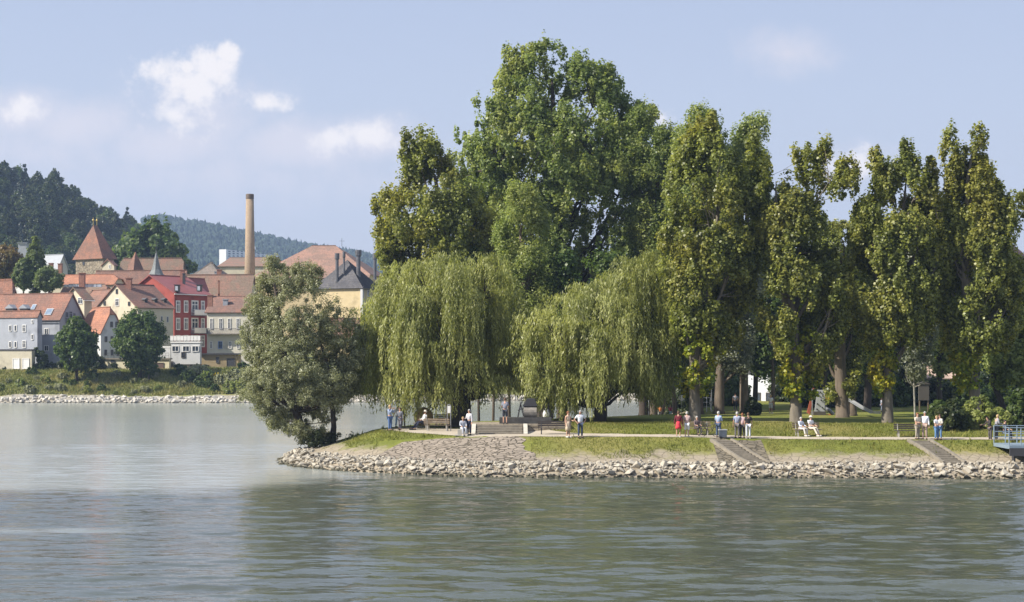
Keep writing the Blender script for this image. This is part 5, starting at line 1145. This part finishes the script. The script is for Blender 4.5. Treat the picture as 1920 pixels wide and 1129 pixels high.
    if hat:
        m = MB(); m.lathe(tuple(hc+Vector((0,0,.05*k))), [(.17*k,0),(.165*k,.015*k),(.105*k,.02*k),(.098*k,.10*k),(.05*k,.12*k)], 14); m.build('hat', cloth('hat_%d' % random.randint(0, 10**6), hat), e, True)
    return e
WOOD = mat('weathered_wood', (0.20,0.155,0.11), .9, .3, 4, stretch=(1,1,1)); METAL = mat('grey_metal', (0.32,0.33,0.34), .45, .1, metallic=.6); CONC = mat('bench_concrete', (0.40,0.38,0.34), .9, .15, 5)
def bench(label, px, py, w=1.8, face=0, legm=None, woodm=None, group='park benches along the path', back=True):
    p = hit(px, py); e = empty('park_bench', p, label, 'bench', group); a = R(face); u_ = Vector((math.cos(a), math.sin(a), 0)); f = Vector((math.sin(a), -math.cos(a), 0)); Z = Vector((0,0,1)); wm_ = woodm or WOOD; lm = legm or CONC
    m = MB(); 
    for i in range(4): m.box(p+f*(.02+.115*i-.1)+Z*.45, (w, .095, .04), u_, f, Z)
    m.build('seat', wm_, e)
    if back:
        m = MB()
        for i in range(3): m.box(p-f*(.18+.03*i)+Z*(.60+.13*i), (w, .03, .10), u_, f, Z)
        m.build('backrest', wm_, e)
    for s_ in (-1, 1):
        q = p+u_*s_*(w/2-.25); m = MB(); m.bar(q+f*.26+Z*-.05, q+f*.20+Z*.43, .07); m.bar(q-f*.16-Z*.05, q-f*.10+Z*.43, .07); m.bar(q+f*.24+Z*.41, q-f*.14+Z*.41, .06); 
        if back: m.bar(q-f*.12+Z*.40, q-f*.27+Z*.92, .05)
        m.build('leg', lm, e)
    return e, p
# bronze sphere and the visitors on the left
p = hit(794, 801); r_ = .74; e = empty('bronze_sphere', p, 'large patinated bronze sphere on a low foot near the left benches', 'sculpture')
BZ = mat('bronze', (0.56,0.40,0.18), .38, .22, 3.0, .01, metallic=.25, dirt=((0.40,0.27,0.12), 1.5))
m = MB(); m.sphere(p+Vector((0,0,r_+.02)), r_, 40); m.build('ball', BZ, e, True)
m = MB(); 
for a in (0, .9, -.7): m.tube([p+Vector((0,0,.76))+Vector((math.cos(t_)*math.cos(a), math.sin(t_), math.cos(t_)*math.sin(a)))*(r_+.004) for t_ in np.linspace(0, 6.283, 41)], .012, 5, cap=False)
m.build('seam', mat('dark_bronze', (0.16,0.11,0.06), .5, metallic=.5), e, True)
m = MB(); m.lathe(p, [(.42,-.1),(.42,.06),(.3,.12)], 18); m.build('foot', CONC, e)
q = hit(791, 806); q += Vector((0,-.25,0))
bench('low bench seat under the man reclining before the bronze sphere', 790, 805, 1.2, 0, back=False)
person('man in white shirt and pale hat sitting before the bronze sphere, legs stretched left', q+Vector((.15,.1,0)), 1.76, -62, 'sit', ('lap','lap'), (.72,.72,.72), (.03,.035,.06), 'grey', 'long', 'long', (.62,.58,.5), stride=1.0, lean=-.35)
bench('weathered bench facing away beside the bronze sphere', 820, 809, 1.9, 165)
bench('smaller bench half hidden behind the first one near the bronze sphere', 829, 799, 1.3, 190)
person('person in blue denim dungarees holding a camera up to the face', hit(731, 808), 1.84, 60, arms=('face','face'), top=(.30,.36,.50), bottom=(.08,.14,.30), hair='blond', sleeves='long')
person('woman in white top and light jeans walking behind the one in grey', hit(746, 803), 1.66, 20, arms=('swing','swing'), top=(.6,.6,.62), bottom=(.25,.38,.55), hair='blond', stride=.5, sleeves='short')
person('woman in grey patterned clothes walking with a shoulder bag', hit(750, 807), 1.62, -20, arms=('front','down'), top=(.16,.17,.20), bottom=(.17,.17,.20), hair='brown', sleeves='long', stride=.35)
person('tall dark haired woman in black top, furthest of the walking group', hit(756, 802), 1.78, 0, arms=('down','swing'), top=(.05,.045,.05), bottom=(.13,.12,.12), hair='dark', hairlen=.28, stride=.3)
# info post
p = hit(842, 809); e = empty('information_post', p, 'twin steel posts with a narrow white notice board by the path', 'sign')
for s_ in (-.12, .12): m = MB(); m.tube([p+Vector((s_,0,-.1)), p+Vector((s_,0,1.78))], .03, 8); m.build('post', METAL, e)
m = MB(); m.box(p+Vector((0,-.02,1.55)), (.2,.03,.5)); m.build('board', WFR, e); m = MB(); m.tube([p+Vector((math.cos(a)*.12,0,1.78+math.sin(a)*.12)) for a in np.linspace(0, math.pi, 9)], .03, 6); m.build('arch_top', METAL, e)
# pair at the white block
p = hit(868, 817); e = empty('stone_block_seat', p, 'low stone block on the path edge under the sitting woman', 'block'); m = MB(); m.box(p+Vector((0,0,.2)), (.7,.5,.42)); m.box(p+Vector((-.05,-.05,.02)), (1.0,.65,.08)); m.build('block', CONC, e)
person('grey haired woman sitting on the low stone block, pale jacket', p+Vector((0,0,0)), 1.62, 15, 'sit', ('lap','lap'), (.42,.44,.50), (.45,.47,.52), 'blond', 'long', seat=.42)
person('white haired man in pale vest standing beside the seated woman', hit(880, 816), 1.72, -40, arms=('front','down'), top=(.55,.55,.58), bottom=(.035,.04,.075), hair='grey', sleeves='long')
# steps up to the lawn, memorial
a = hit(893, 815); b = hit(980, 815); e = empty('wide_steps', a, 'three wide worn steps with slanting cheeks leading up from the path', 'steps')
for i in range(4): m = MB(); m.box(((a.x+b.x)/2, a.y+.2+i*.55, a.z+.02+.15*i), (b.x-a.x, .56, .16+.02)); m.build('step', STEP, e)
m = MB()
for x in (a.x-.2, b.x+.2): m = MB(); m.poly_prism([(x-.14,a.y-.15,a.z-.1),(x-.14,a.y-.15,a.z+.08),(x-.14,a.y+1.9,a.z+.66),(x-.14,a.y+2.2,a.z+.66),(x-.14,a.y+2.2,a.z-.1)], (.28,0,0)); m.build('cheek', mat('pale_concrete', (.5,.47,.4), .9, .15, 3), e)
m = MB(); m.box(((a.x+b.x)/2+1.2, a.y+4.6, a.z+.30), (b.x-a.x+4.2, 5.0, .62)); m.box(((a.x+b.x)/2+1.2, a.y+2.06, a.z+.52), (b.x-a.x-.1, .02, .1)); tp_ = m.build('lawn_terrace', GM); tag(tp_, kind='structure')
ST = a.z+.62
person('man in navy striped shirt and shorts standing above the wide steps, back turned', Vector((P(947,0,a.y+2.6).x, a.y+2.6, ST)), 1.80, 175, arms=('front','front'), topm=stripes('navy_stripes', (.05,.06,.12), (.45,.47,.52), 38), bottom=(.04,.045,.06), hair='brown', legs='short')
# memorial: machine like bronze group on long dark plinth
y0 = a.y+4.2; X = lambda px, y=y0: (px-960)/F*y
mp_ = empty('memorial', (X(985), y0, ST), 'dark memorial with capped stone drum and slanting struts on a long low plinth', 'monument')
m = MB(); m.box((X(985), y0, ST+.10), (X(1045)-X(948), 1.6, .62)); m.build('plinth', mat('dark_granite', (.07,.068,.065), .6, .3, 3), mp_)
m = MB(); m.tube([(X(982),y0,ST+.78),(X(1006),y0,ST+.78)], .42, 16); m.build('stone_drum', mat('drum_stone', (.24,.22,.19), .9, .3, 4, .02), mp_, False)
m = MB(); m.poly_prism([(X(980),y0-.3,ST+1.2),(X(1008),y0-.3,ST+1.2),(X(1002),y0-.3,ST+1.75),(X(988),y0-.3,ST+1.75)], (0,.6,0)); m.build('cap', IRON, mp_)
m = MB(); m.bar((X(971),y0,ST+.40),(X(977),y0,ST+1.5), .09); m.bar((X(983),y0,ST+.4),(X(976),y0,ST+1.3), .09); m.bar((X(971),y0-.2,ST+.9),(X(986),y0-.2,ST+1.1), .07); m.build('strut', IRON, mp_)
p = hit(1004, 800); e = empty('pale_stone_block', p, 'small pale stone cube beside the memorial plinth', 'block'); m = MB(); m.box(p+Vector((0,0,.22)), (.52,.5,.5)); m.box(p+Vector((0,0,.49)), (.44,.42,.06)); m.build('cube', mat('pale_stone', (.42,.38,.31), .9, .2, 5, .01), e)
p = hit(1024, 786); e = empty('carved_stone', P(1024,776,142), 'small rounded carved stone showing white behind the plinth', 'stone'); m = MB(); p = P(1024,776,142); m.lathe((p.x,p.y,p.z-.3), [(.25,-.4),(.28,.3),(.2,.62),(.06,.78)], 10); m.build('stone', CW, e, True)
bench('dark bench between the wide steps and the couple in pale clothes', 1040, 815, 2.3, 0, IRON, mat('dark_bench_wood', (.06,.05,.045), .8), group='park benches along the path')
p = P(915,783,149); gp = float(gz(p.x,149)); person('dark clad figure sitting far back between the slim trunks', Vector((p.x,149,gp)), 1.7, 60, 'sit', ('lap','lap'), (.07,.06,.06), (.05,.05,.06), 'dark', seat=.25, lean=.3)
person('slim woman in long cream dress standing on the path', hit(1065, 821), 1.72, 40, arms=('down','front'), top=(.62,.50,.38), bottom=(.62,.50,.38), hair='red', sleeves='none', skirt=(.45,1.25))
person('man in white shirt and dark blue trousers with hands on hips', hit(1088, 821), 1.80, 10, arms=('hips','hips'), top=(.70,.73,.80), bottom=(.05,.07,.12), hair='grey', bulk=1.08)
# middle group
person('woman in dark red jacket and bright red skirt seen from behind', hit(1272, 820), 1.72, 170, arms=('down','down'), top=(.13,.02,.03), bottom=(.60,.05,.07), hair='brown', sleeves='long', skirt=(.58,1.5), bulk=1.15)
person('person in pale pink top and white shorts next to the woman in red', hit(1288, 820), 1.68, 175, arms=('front','down'), top=(.55,.40,.38), bottom=(.68,.70,.74), hair='grey', legs='short')
e_, p = bench('bench with the seated elderly woman behind the bicycle', 1308, 816, 1.8, 0)
person('elderly white haired woman sitting on the bench behind the bicycle', p+Vector((-.05,.02,0)), 1.6, 20, 'sit', ('lap','lap'), (.16,.12,.12), (.07,.06,.06), 'grey', 'long')
def bicycle(label, px, py, group=None):
    p = hit(px, py); e = empty('bicycle', p, label, 'bicycle'); Z = Vector((0,0,1)); X_ = Vector((.94,-.34,0)); r = .34; A = p-X_*.52+Z*r; B = p+X_*.52+Z*r
    for c in (A, B):
        m = MB(); m.tube([c+(X_*math.cos(t_)+Z*math.sin(t_))*r for t_ in np.linspace(0, 6.283, 25)], .022, 6, cap=False); w_ = m.build('wheel', mat('tyre_rubber', (.03,.03,.03)), e); m = MB()
        for t_ in np.linspace(0, math.pi, 8, endpoint=False): d = X_*math.cos(t_)+Z*math.sin(t_); m.tube([c-d*.33, c+d*.33], .003, 3)
        m.build('spokes', METAL, w_)
    bb = p-X_*.05+Z*.30; st = p-X_*.20+Z*.80; hd = p+X_*.34+Z*.86; m = MB()
    for u_, v_ in ((A,bb),(A,st-Z*.08),(bb,st),(bb,hd-Z*.1),(st-Z*.1,hd),(hd,B)): m.tube([u_, v_], .018, 6)
    m.build('frame', mat('black_paint', (.04,.04,.045), .3), e); m = MB(); m.box(st+Z*.06, (.26,.14,.06), X_, X_.cross(Z), Z); m.build('saddle', IRON, e)
    m = MB(); m.tube([hd, hd+Z*.16], .016, 6); m.tube([hd+Z*.16-X_.cross(Z)*.28-X_*.08, hd+Z*.16, hd+Z*.16+X_.cross(Z)*.28-X_*.08], .014, 6); m.build('handlebar', METAL, e)
    m = MB(); m.box(hd+X_*.22+Z*.10, (.30,.32,.24), X_, X_.cross(Z), Z); m.build('basket', IRON, e); return e
bicycle('dark bicycle with a front basket parked before the bench', 1330, 819)
person('man in light blue shirt and blue trousers standing by the bicycle', hit(1347, 821), 1.74, 150, arms=('front','front'), top=(.33,.42,.60), bottom=(.06,.09,.16), hair='grey', sleeves='long')
p = hit(1355, 822); e = empty('box_cart', p, 'grey box cart with light lid beside the man in light blue', 'cart'); m = MB(); m.box(p+Vector((0,0,.32)), (.5,.42,.44)); m.build('box', mat('dark_blue_grey', (.10,.12,.15), .6), e); m = MB(); m.box(p+Vector((0,0,.57)), (.56,.46,.06)); m.build('lid', mat('grey_lid', (.38,.40,.42), .6), e)
for s_ in (-.2,.2): m = MB(); m.tube([p+Vector((s_-.02,-.2,.1)), p+Vector((s_+.02,-.2,.1))], .1, 10); m.build('wheel', IRON, e)
person('man in checked shirt and grey trousers, left of the group of three', hit(1382, 822), 1.74, 160, arms=('front','down'), topm=stripes('blue_check', (.50,.52,.58), (.16,.19,.30), 34, True), bottom=(.14,.13,.13), hair='grey', bulk=1.1)
person('woman in pale pink top and dark trousers, middle of the group of three', hit(1392, 822), 1.66, 175, arms=('down','down'), top=(.62,.46,.46), bottom=(.05,.045,.05), hair='red')
e = person('woman in black top and white trousers, right of the group of three', hit(1403, 823), 1.72, 180, arms=('down','down'), top=(.035,.03,.03), bottom=(.62,.64,.70), hair='brown')
bgp = hit(1399, 822)+Vector((0,-.22,1.1)); m = MB(); m.sphere(bgp, (.15,.09,.17), 10); o = m.build('shoulder_bag', cloth('bag_cream', (.55,.50,.42))); tag(o, 'pale bag on the back of the woman in black', 'bag')
# old couple
e_, p = bench('bench with the elderly couple in pale clothes on the lawn', 1513, 818, 2.0, 14)
person('woman in blue white blouse, left of the couple on the bench', p+Vector((-.42,-.05,0)), 1.62, 35, 'sit', ('lap','lap'), (.55,.60,.70), (.55,.52,.48), 'grey', 'long', stride=.3)
person('man in white shirt and beige trousers with cap, right of the couple on the bench', p+Vector((.25,-.02,0)), 1.72, 35, 'sit', ('lap','lap'), (.70,.71,.74), (.56,.50,.40), 'grey', 'short', hat=(.6,.56,.48), stride=.8)
bench('empty dark bench left of the three visitors at the right', 1702, 820, 1.8, 0, CONC, mat('dark_bench_wood', (.06,.05,.045), .8))
person('man in cream shirt and khaki trousers, first of the visitors by the empty bench', hit(1720, 824), 1.74, 30, arms=('front','down'), top=(.60,.54,.44), bottom=(.34,.30,.24), hair='red')
person('man in white shirt and brownish trousers beside the man in cream', hit(1734, 824), 1.82, -20, arms=('back','down'), top=(.72,.74,.80), bottom=(.36,.27,.23), hair='grey', sleeves='long', bulk=1.1)
person('woman in white blouse and jeans embracing, left of the close pair', hit(1756, 825), 1.58, 30, arms=('front','front'), top=(.70,.72,.78), bottom=(.12,.24,.45), hair='blond')
person('woman in cream cardigan and jeans, right of the close pair', hit(1762, 825), 1.66, -40, arms=('front','front'), top=(.58,.54,.48), bottom=(.12,.22,.40), hair='brown', sleeves='long')
# far park visitors and children
def far(px, D, *a, **k): x = (px-960)/F*D; return person(a[0], Vector((x, D, float(gz(x, D)))), *a[1:], **k)
far(1238, 188, 'boy in orange shirt and dark shorts on the sand mound', 1.55, 180, arms=('out','out'), top=(.62,.20,.05), bottom=(.04,.04,.05), hair='dark', legs='short')
far(1257, 178, 'child in dark red top and light blue trousers below the swing frame', 1.5, 160, arms=('down','front'), top=(.35,.04,.08), bottom=(.30,.45,.55), hair='blond')
far(1195, 184, 'child in white shirt sitting left of the sand mound', 1.5, 60, 'sit', ('lap','lap'), (.75,.75,.78), (.6,.6,.6), 'dark', seat=.1)
far(1220, 189, 'small child in light blue playing at the foot of the mound', 1.1, 40, 'sit', ('front','front'), (.25,.50,.65), (.3,.4,.5), 'brown', seat=.1)
far(1114, 161, 'child in red shirt crouching behind the right willow', 1.3, -40, 'sit', ('front','front'), (.60,.06,.10), (.7,.4,.4), 'dark', seat=.15)
far(1379, 166, 'person in black and white checked shirt before the dark bush', 1.78, 170, arms=('down','down'), topm=stripes('black_check', (.65,.66,.70), (.05,.05,.07), 26, True), bottom=(.03,.03,.04), hair='dark')
far(1333, 168, 'person in white coat standing in the shade by the climbing bars', 1.6, 90, arms=('down','down'), top=(.75,.75,.78), bottom=(.7,.7,.7), hair='blond', sleeves='long')
far(1344, 169, 'person in pale lilac blouse beside the one in the white coat', 1.6, 180, arms=('down','down'), top=(.50,.50,.62), bottom=(.35,.35,.42), hair='brown')
far(1445, 160, 'slim person in white top with bare legs by the white wall', 1.74, 150, arms=('down','front'), top=(.70,.72,.75), bottom=(.60,.62,.66), hair='blond', legs='short')
far(1653, 160, 'child in grey top running at the foot of the slide', 1.3, 120, arms=('swing','swing'), top=(.30,.33,.40), bottom=(.2,.22,.3), hair='brown', stride=.5)
# jetty with railing at the right edge
BR = mat('blue_grey_paint', (0.20,0.26,0.32), .5, .1, 3); p = P(1862, 829, 111.5); q = P(1990, 829, 111.5)
e = empty('jetty', p, 'blue grey steel jetty deck with bar railing at the right edge', 'jetty'); m = MB(); m.box(((p.x+q.x)/2, 109.6, p.z-.15), (q.x-p.x, 3.6, .22)); m.build('deck', BR, e)
m = MB(); m.box(((p.x+q.x)/2, 107.8, p.z-.45), (q.x-p.x, .14, .5)); m.build('edge_beam', IRON, e)
m = MB()
for yy_ in (107.9, 111.3):
    for hz_ in (.35, .7, 1.08): m.tube([(p.x, yy_, p.z+hz_), (q.x, yy_, p.z+hz_)], .03, 6)
    for i in range(int((q.x-p.x)/.75)+1): m.tube([(p.x+i*.75, yy_, p.z-.1), (p.x+i*.75, yy_, p.z+1.1)], .035, 6)
for hz_ in (.35,.7,1.08): m.tube([(p.x,107.9,p.z+hz_),(p.x,109.2,p.z+hz_)], .03, 6)
m.build('railing', BR, e)
for i in range(3): m = MB(); m.tube([(p.x+.4+i*2, 108.3, -1.2), (p.x+.4+i*2, 108.3, p.z-.2)], .12, 8); m.build('pile', IRON, e)
person('person in grey jacket leaning at the start of the railing', P(1868, 826, 113.2), 1.7, 100, arms=('front','front'), top=(.30,.30,.33), bottom=(.12,.12,.14), hair='blond', sleeves='long', lean=.3)
person('dark clad person bending beside the one at the railing', P(1857, 827, 113.0), 1.6, -70, arms=('reach','reach'), top=(.05,.045,.045), bottom=(.10,.09,.09), hair='dark', sleeves='long', lean=.8)
person('dark haired person in black sitting behind the railing', P(1884, 826, 112.6), 1.65, 40, 'sit', ('lap','lap'), (.03,.03,.035), (.05,.05,.06), 'dark', 'long', seat=.5)
# ---------------------------------------------------------------- playground
LOG = mat('debarked_log', (0.17,0.13,0.09), .9, .3, 3, stretch=(1,1,.3))
D = 176; g0 = lambda px, D_=176: Vector(((px-960)/F*D_, D_, float(gz((px-960)/F*D_, D_))))
e = empty('swing_frame', g0(1256), 'tall wooden log swing frame right of the right weeping willow', 'play equipment'); b = g0(1256); tpx = P(1259, 700, 176)
for dx, dy in ((-1.0,-.8),(.4,-.8),(.9,1.4)): m = MB(); m.tube([b+Vector((dx,dy,-.3)), tpx+Vector((dx*.1,dy*.1,.3))], [.15,.11], 8); m.build('post', LOG, e)
m = MB(); m.tube([P(1262,700,175.6), P(1236,701,179)], .12, 8); m.build('crossbeam', LOG, e); lb = g0(1208); 
for dx in (-.5,.6): m = MB(); m.tube([Vector((lb.x+dx,179,lb.z-.2)), P(1212,698,179)], [.13,.1], 8); m.build('post', LOG, e)
m = MB(); m.tube([P(1236,701,179), P(1212,698,179)], .12, 8); m.build('crossbeam', LOG, e)
# climbing bars
D = 165; e = empty('climbing_bars', g0(1325,165), 'thin grey steel climbing bars in the shade behind the bicycle', 'play equipment'); b = g0(1316,165); c = g0(1334,165); m = MB()
for q in (b, (b+c)/2, c): m = MB(); m.tube([q, Vector((q.x, q.y, b.z+2.2))], .04, 6); m.build('post', METAL, e)
m = MB()
for hh in (.5,.95,1.4,1.8,2.15): m.tube([Vector((b.x,b.y,b.z+hh)), Vector((c.x,c.y,b.z+hh))], .025, 6)
m.build('rung', METAL, e)
# climbing tower
D = 152; b = g0(1535,152); e = empty('climbing_tower', b, 'grey climbing wall tower with dark holds, red struts and orange canopy', 'play equipment'); X = lambda px: (px-960)/F*152; Z = lambda py: H-(py-HZ)*152/F
m = MB(); m.poly_prism([(X(1526),151.6,Z(772)),(X(1545),151.6,Z(772)),(X(1544),151.6,Z(731)),(X(1531),151.6,Z(731))], (0,.12,0)); m.build('climbing_wall', mat('grey_panel', (.42,.44,.46), .6, .1), e)
m = MB()
for x, y in ((1533,741),(1538,750),(1531,757),(1540,764),(1536,735),(1541,742),(1530,767)): m.sphere((X(x),151.55,Z(y)), .075, 6)
m.build('holds', IRON, e); m = MB(); m.bar((X(1515),152.2,Z(775)),(X(1527),152.2,Z(728)), .16); m.bar((X(1521),153,Z(778)),(X(1529),153,Z(733)), .12); m.build('strut', mat('red_brown_paint', (.35,.10,.06), .6), e)
m = MB(); m.box((X(1535),152.1,Z(775)), (1.1,1.2,.35)); m.build('platform', DFR, e)
for x in (1523,1547): m = MB(); m.tube([(X(x),152,Z(729)),(X(x),152,Z(787))], .05, 6); m.build('post', METAL, e)
m = MB(); m.poly_prism([(X(1548),153.5,Z(748)),(X(1563),153.5,Z(750)),(X(1562),153.5,Z(743)),(X(1553),153.5,Z(741))], (0,1.5,0)); m.build('canopy', cloth('orange_canvas', (.70,.28,.04)), e)
m = MB(); m.box((X(1555),152.5,Z(783)), (.75,.5,.45)); m.box((X(1555),152.5,Z(778)), (.65,.4,.06)); m.build('orange_box', mat('orange_red_paint', (.55,.13,.05), .6), e)
m = MB(); m.tube([(X(1547),152.4,Z(765)),(X(1556),152.2,Z(770)),(X(1563),152,Z(778))], .16, 8); m.build('dark_slide', METAL, e)
# long steel slide
a = P(1592,750,150); b = P(1640,783,147); b.z = float(gz(b.x,147))+.25; e = empty('slide', b, 'long shiny steel slide running down to the lawn', 'slide'); m = MB(); d = (b-a); pts = [a-Vector((.5,0,0)), a, a.lerp(b,.5)-Vector((0,0,.05)), a.lerp(b,.92), b+Vector((.5,0,.06))]
for i in range(4): m.bar(pts[i], pts[i+1], .5, .04); m.bar(pts[i]+Vector((0,-.26,.09)), pts[i+1]+Vector((0,-.26,.09)), .04, .2); m.bar(pts[i]+Vector((0,.26,.09)), pts[i+1]+Vector((0,.26,.09)), .04, .2)
m.build('chute', mat('brushed_steel', (.42,.43,.45), .35, .1, metallic=.5), e); m = MB(); m.bar(a-Vector((.4,.2,0)), Vector((a.x-.4,a.y-.2,b.z-.5)), .12); m.build('post', LOG, e); m = MB(); m.bar(a+Vector((0,.2,.6)), Vector((a.x,a.y+.2,b.z-.5)), .12); m.build('post', LOG, e); m = MB(); m.box(a+Vector((-.3,0,.45)), (.3,.6,.35)); m.build('guard', mat('red_brown_paint', (.35,.10,.06), .6), e)
# speaker post / lamp near the swings
p = g0(1278,172); e = empty('white_disc_sign', p, 'small round white sign on a post near the swings', 'sign'); m = MB(); m.tube([p, p+Vector((0,0,1.7))], .03, 6); m.build('post', METAL, e); m = MB(); m.tube([p+Vector((0,-.05,1.75)), p+Vector((0,-.09,1.75))], .3, 16); m.build('disc', WFR, e)
# kiosk behind right shrubs
p = g0(1732,160); e = empty('dark_kiosk', p, 'dark wooden board stand behind the visitors at the right', 'stand'); m = MB(); m.box(p+Vector((0,0,1.9)), (.95,.25,1.5)); m.build('board', DFR, e); m = MB(); m.bar(p+Vector((-.4,0,-.1)), p+Vector((-.4,0,1.2)), .1); m.build('post', LOG, e); m = MB(); m.bar(p+Vector((.4,0,-.1)), p+Vector((.4,0,1.2)), .1); m.build('post', LOG, e); m = MB(); m.poly_prism([p+Vector((-.65,-.2,2.65)), p+Vector((.65,-.2,2.65)), p+Vector((0,-.2,2.95))], (0,.4,0)); m.build('roof', DFR, e)
# ---------------------------------------------------------------- grass and weeds
def grass(name, label, n, xr, yr, zf, okf, h, m_):
    x = rng.uniform(*xr, n); y = rng.uniform(*yr, n); ok = okf(x, y); x = x[ok]; y = y[ok]; z = zf(x, y); k = len(x)
    hh = h*rng.uniform(.5, 1.4, k)*(0.5+vnoise(np.stack([x,y,0*x],1), 1.6, 2)); az = rng.uniform(0, np.pi, k); w_ = h*.42; V = np.empty((k,3,3)); dx = np.cos(az)*w_/2; dy = np.sin(az)*w_/2
    V[:,0] = np.stack([x-dx,y-dy,z-.02],1); V[:,1] = np.stack([x+dx,y+dy,z-.02],1); V[:,2] = np.stack([x+rng.normal(0,.4,k)*hh,y+rng.normal(0,.4,k)*hh,z+hh],1)
    me = bpy.data.meshes.new(name); me.vertices.add(3*k); me.vertices.foreach_set('co', V.astype(np.float32).ravel()); me.loops.add(3*k); me.loops.foreach_set('vertex_index', np.arange(3*k, dtype=np.int32)); me.polygons.add(k); me.polygons.foreach_set('loop_start', np.arange(0,3*k,3,dtype=np.int32)); me.update(calc_edges=True)
    at = me.attributes.new('tint', 'FLOAT', 'FACE'); at.data.foreach_set('value', rng.random(k).astype(np.float32)); return tag(link(name, me, m_), label, 'grass', kind='stuff')
GR = leafmat('grass_blade', (0.125,0.145,0.028), (0.22,0.235,0.05), (0.33,0.28,0.10), .7, .3, .6, .2)
def slope_ok(x, y):
    d = sdist(x, y); f = np.interp(x, SH[:11,0], SH[:11,1]); nn = vnoise(np.stack([x,y,0*x],1), 1.3, 5); t_ = y-f
    pave = ((x > -9.2) & (x < 1.2) & (t_ < 7.2) & (t_ > np.interp(x,[-9,-7],[5,2.0]))) | ((x > 13) & (x < 16.6) & (t_ < 7))
    path = (t_ > np.interp(x,[-9.6,-7,-3],[13.0,9.5,6.9])) & (t_ < np.interp(x,[-10.5,-9.6,-8,-2,1,4,8,44],[0,13.8,18.5,15.2,13.0,10.0,9.3,9.0])) & (x > -9.6)
    return (d > 4.0+(nn-.5)*2.6) & (vnoise(np.stack([x,y,0*x],1), 0.8, 15) > .16) & (d < 16) & (~path) & (~(pave & (nn < .86))) & (~((t_ > 10) & (x > -3.2) & (x < 2.6) & (t_ < 17)))
grass('slope_grass', 'rough grass and weeds on the slope of the headland', 110000, (-17, 36), (106, 124), gz, slope_ok, .11, GR)
grass('tall_weeds', 'taller weed tufts at the top of the slope and on the tip', 15000, (-17, 36), (108, 134), gz, lambda x, y: slope_ok(x, y) & (vnoise(np.stack([x,y,0*x],1), 1.1, 8) > .66), .26, GR)
GR2 = leafmat('bank_weed', (0.15,0.175,0.05), (0.26,0.28,0.09), (0.36,0.31,0.14), .8, .3, .6, .2)
grass('bank_weeds', 'tall rough grass on the far town bank', 60000, (-100, -18), (290, 312), lambda x, y: tz(x, y), lambda x, y: (y-yf(x) > 3.6) & (y-yf(x) < 20), .42, GR2)
# ---------------------------------------------------------------- air
hb = MB(); hb.poly_prism([(-1290,-45,-3.6),(1590,-45,-3.6),(1590,3600,-3.6),(-1290,3600,-3.6)], (0,0,320))
hm_ = bpy.data.materials.new('haze'); hm_.use_nodes = True; t = NT(hm_.node_tree); pv_ = t.n('ShaderNodeVolumePrincipled'); pv_.inputs['Density'].default_value = HAZE; pv_.inputs['Color'].default_value = (0.50,0.68,1.0,1); pv_.inputs['Anisotropy'].default_value = 0.1
o_ = t.n('ShaderNodeOutputMaterial'); t.l(pv_.outputs[0], o_.inputs['Volume']); o = hb.build('haze', hm_); tag(o, kind='stuff')
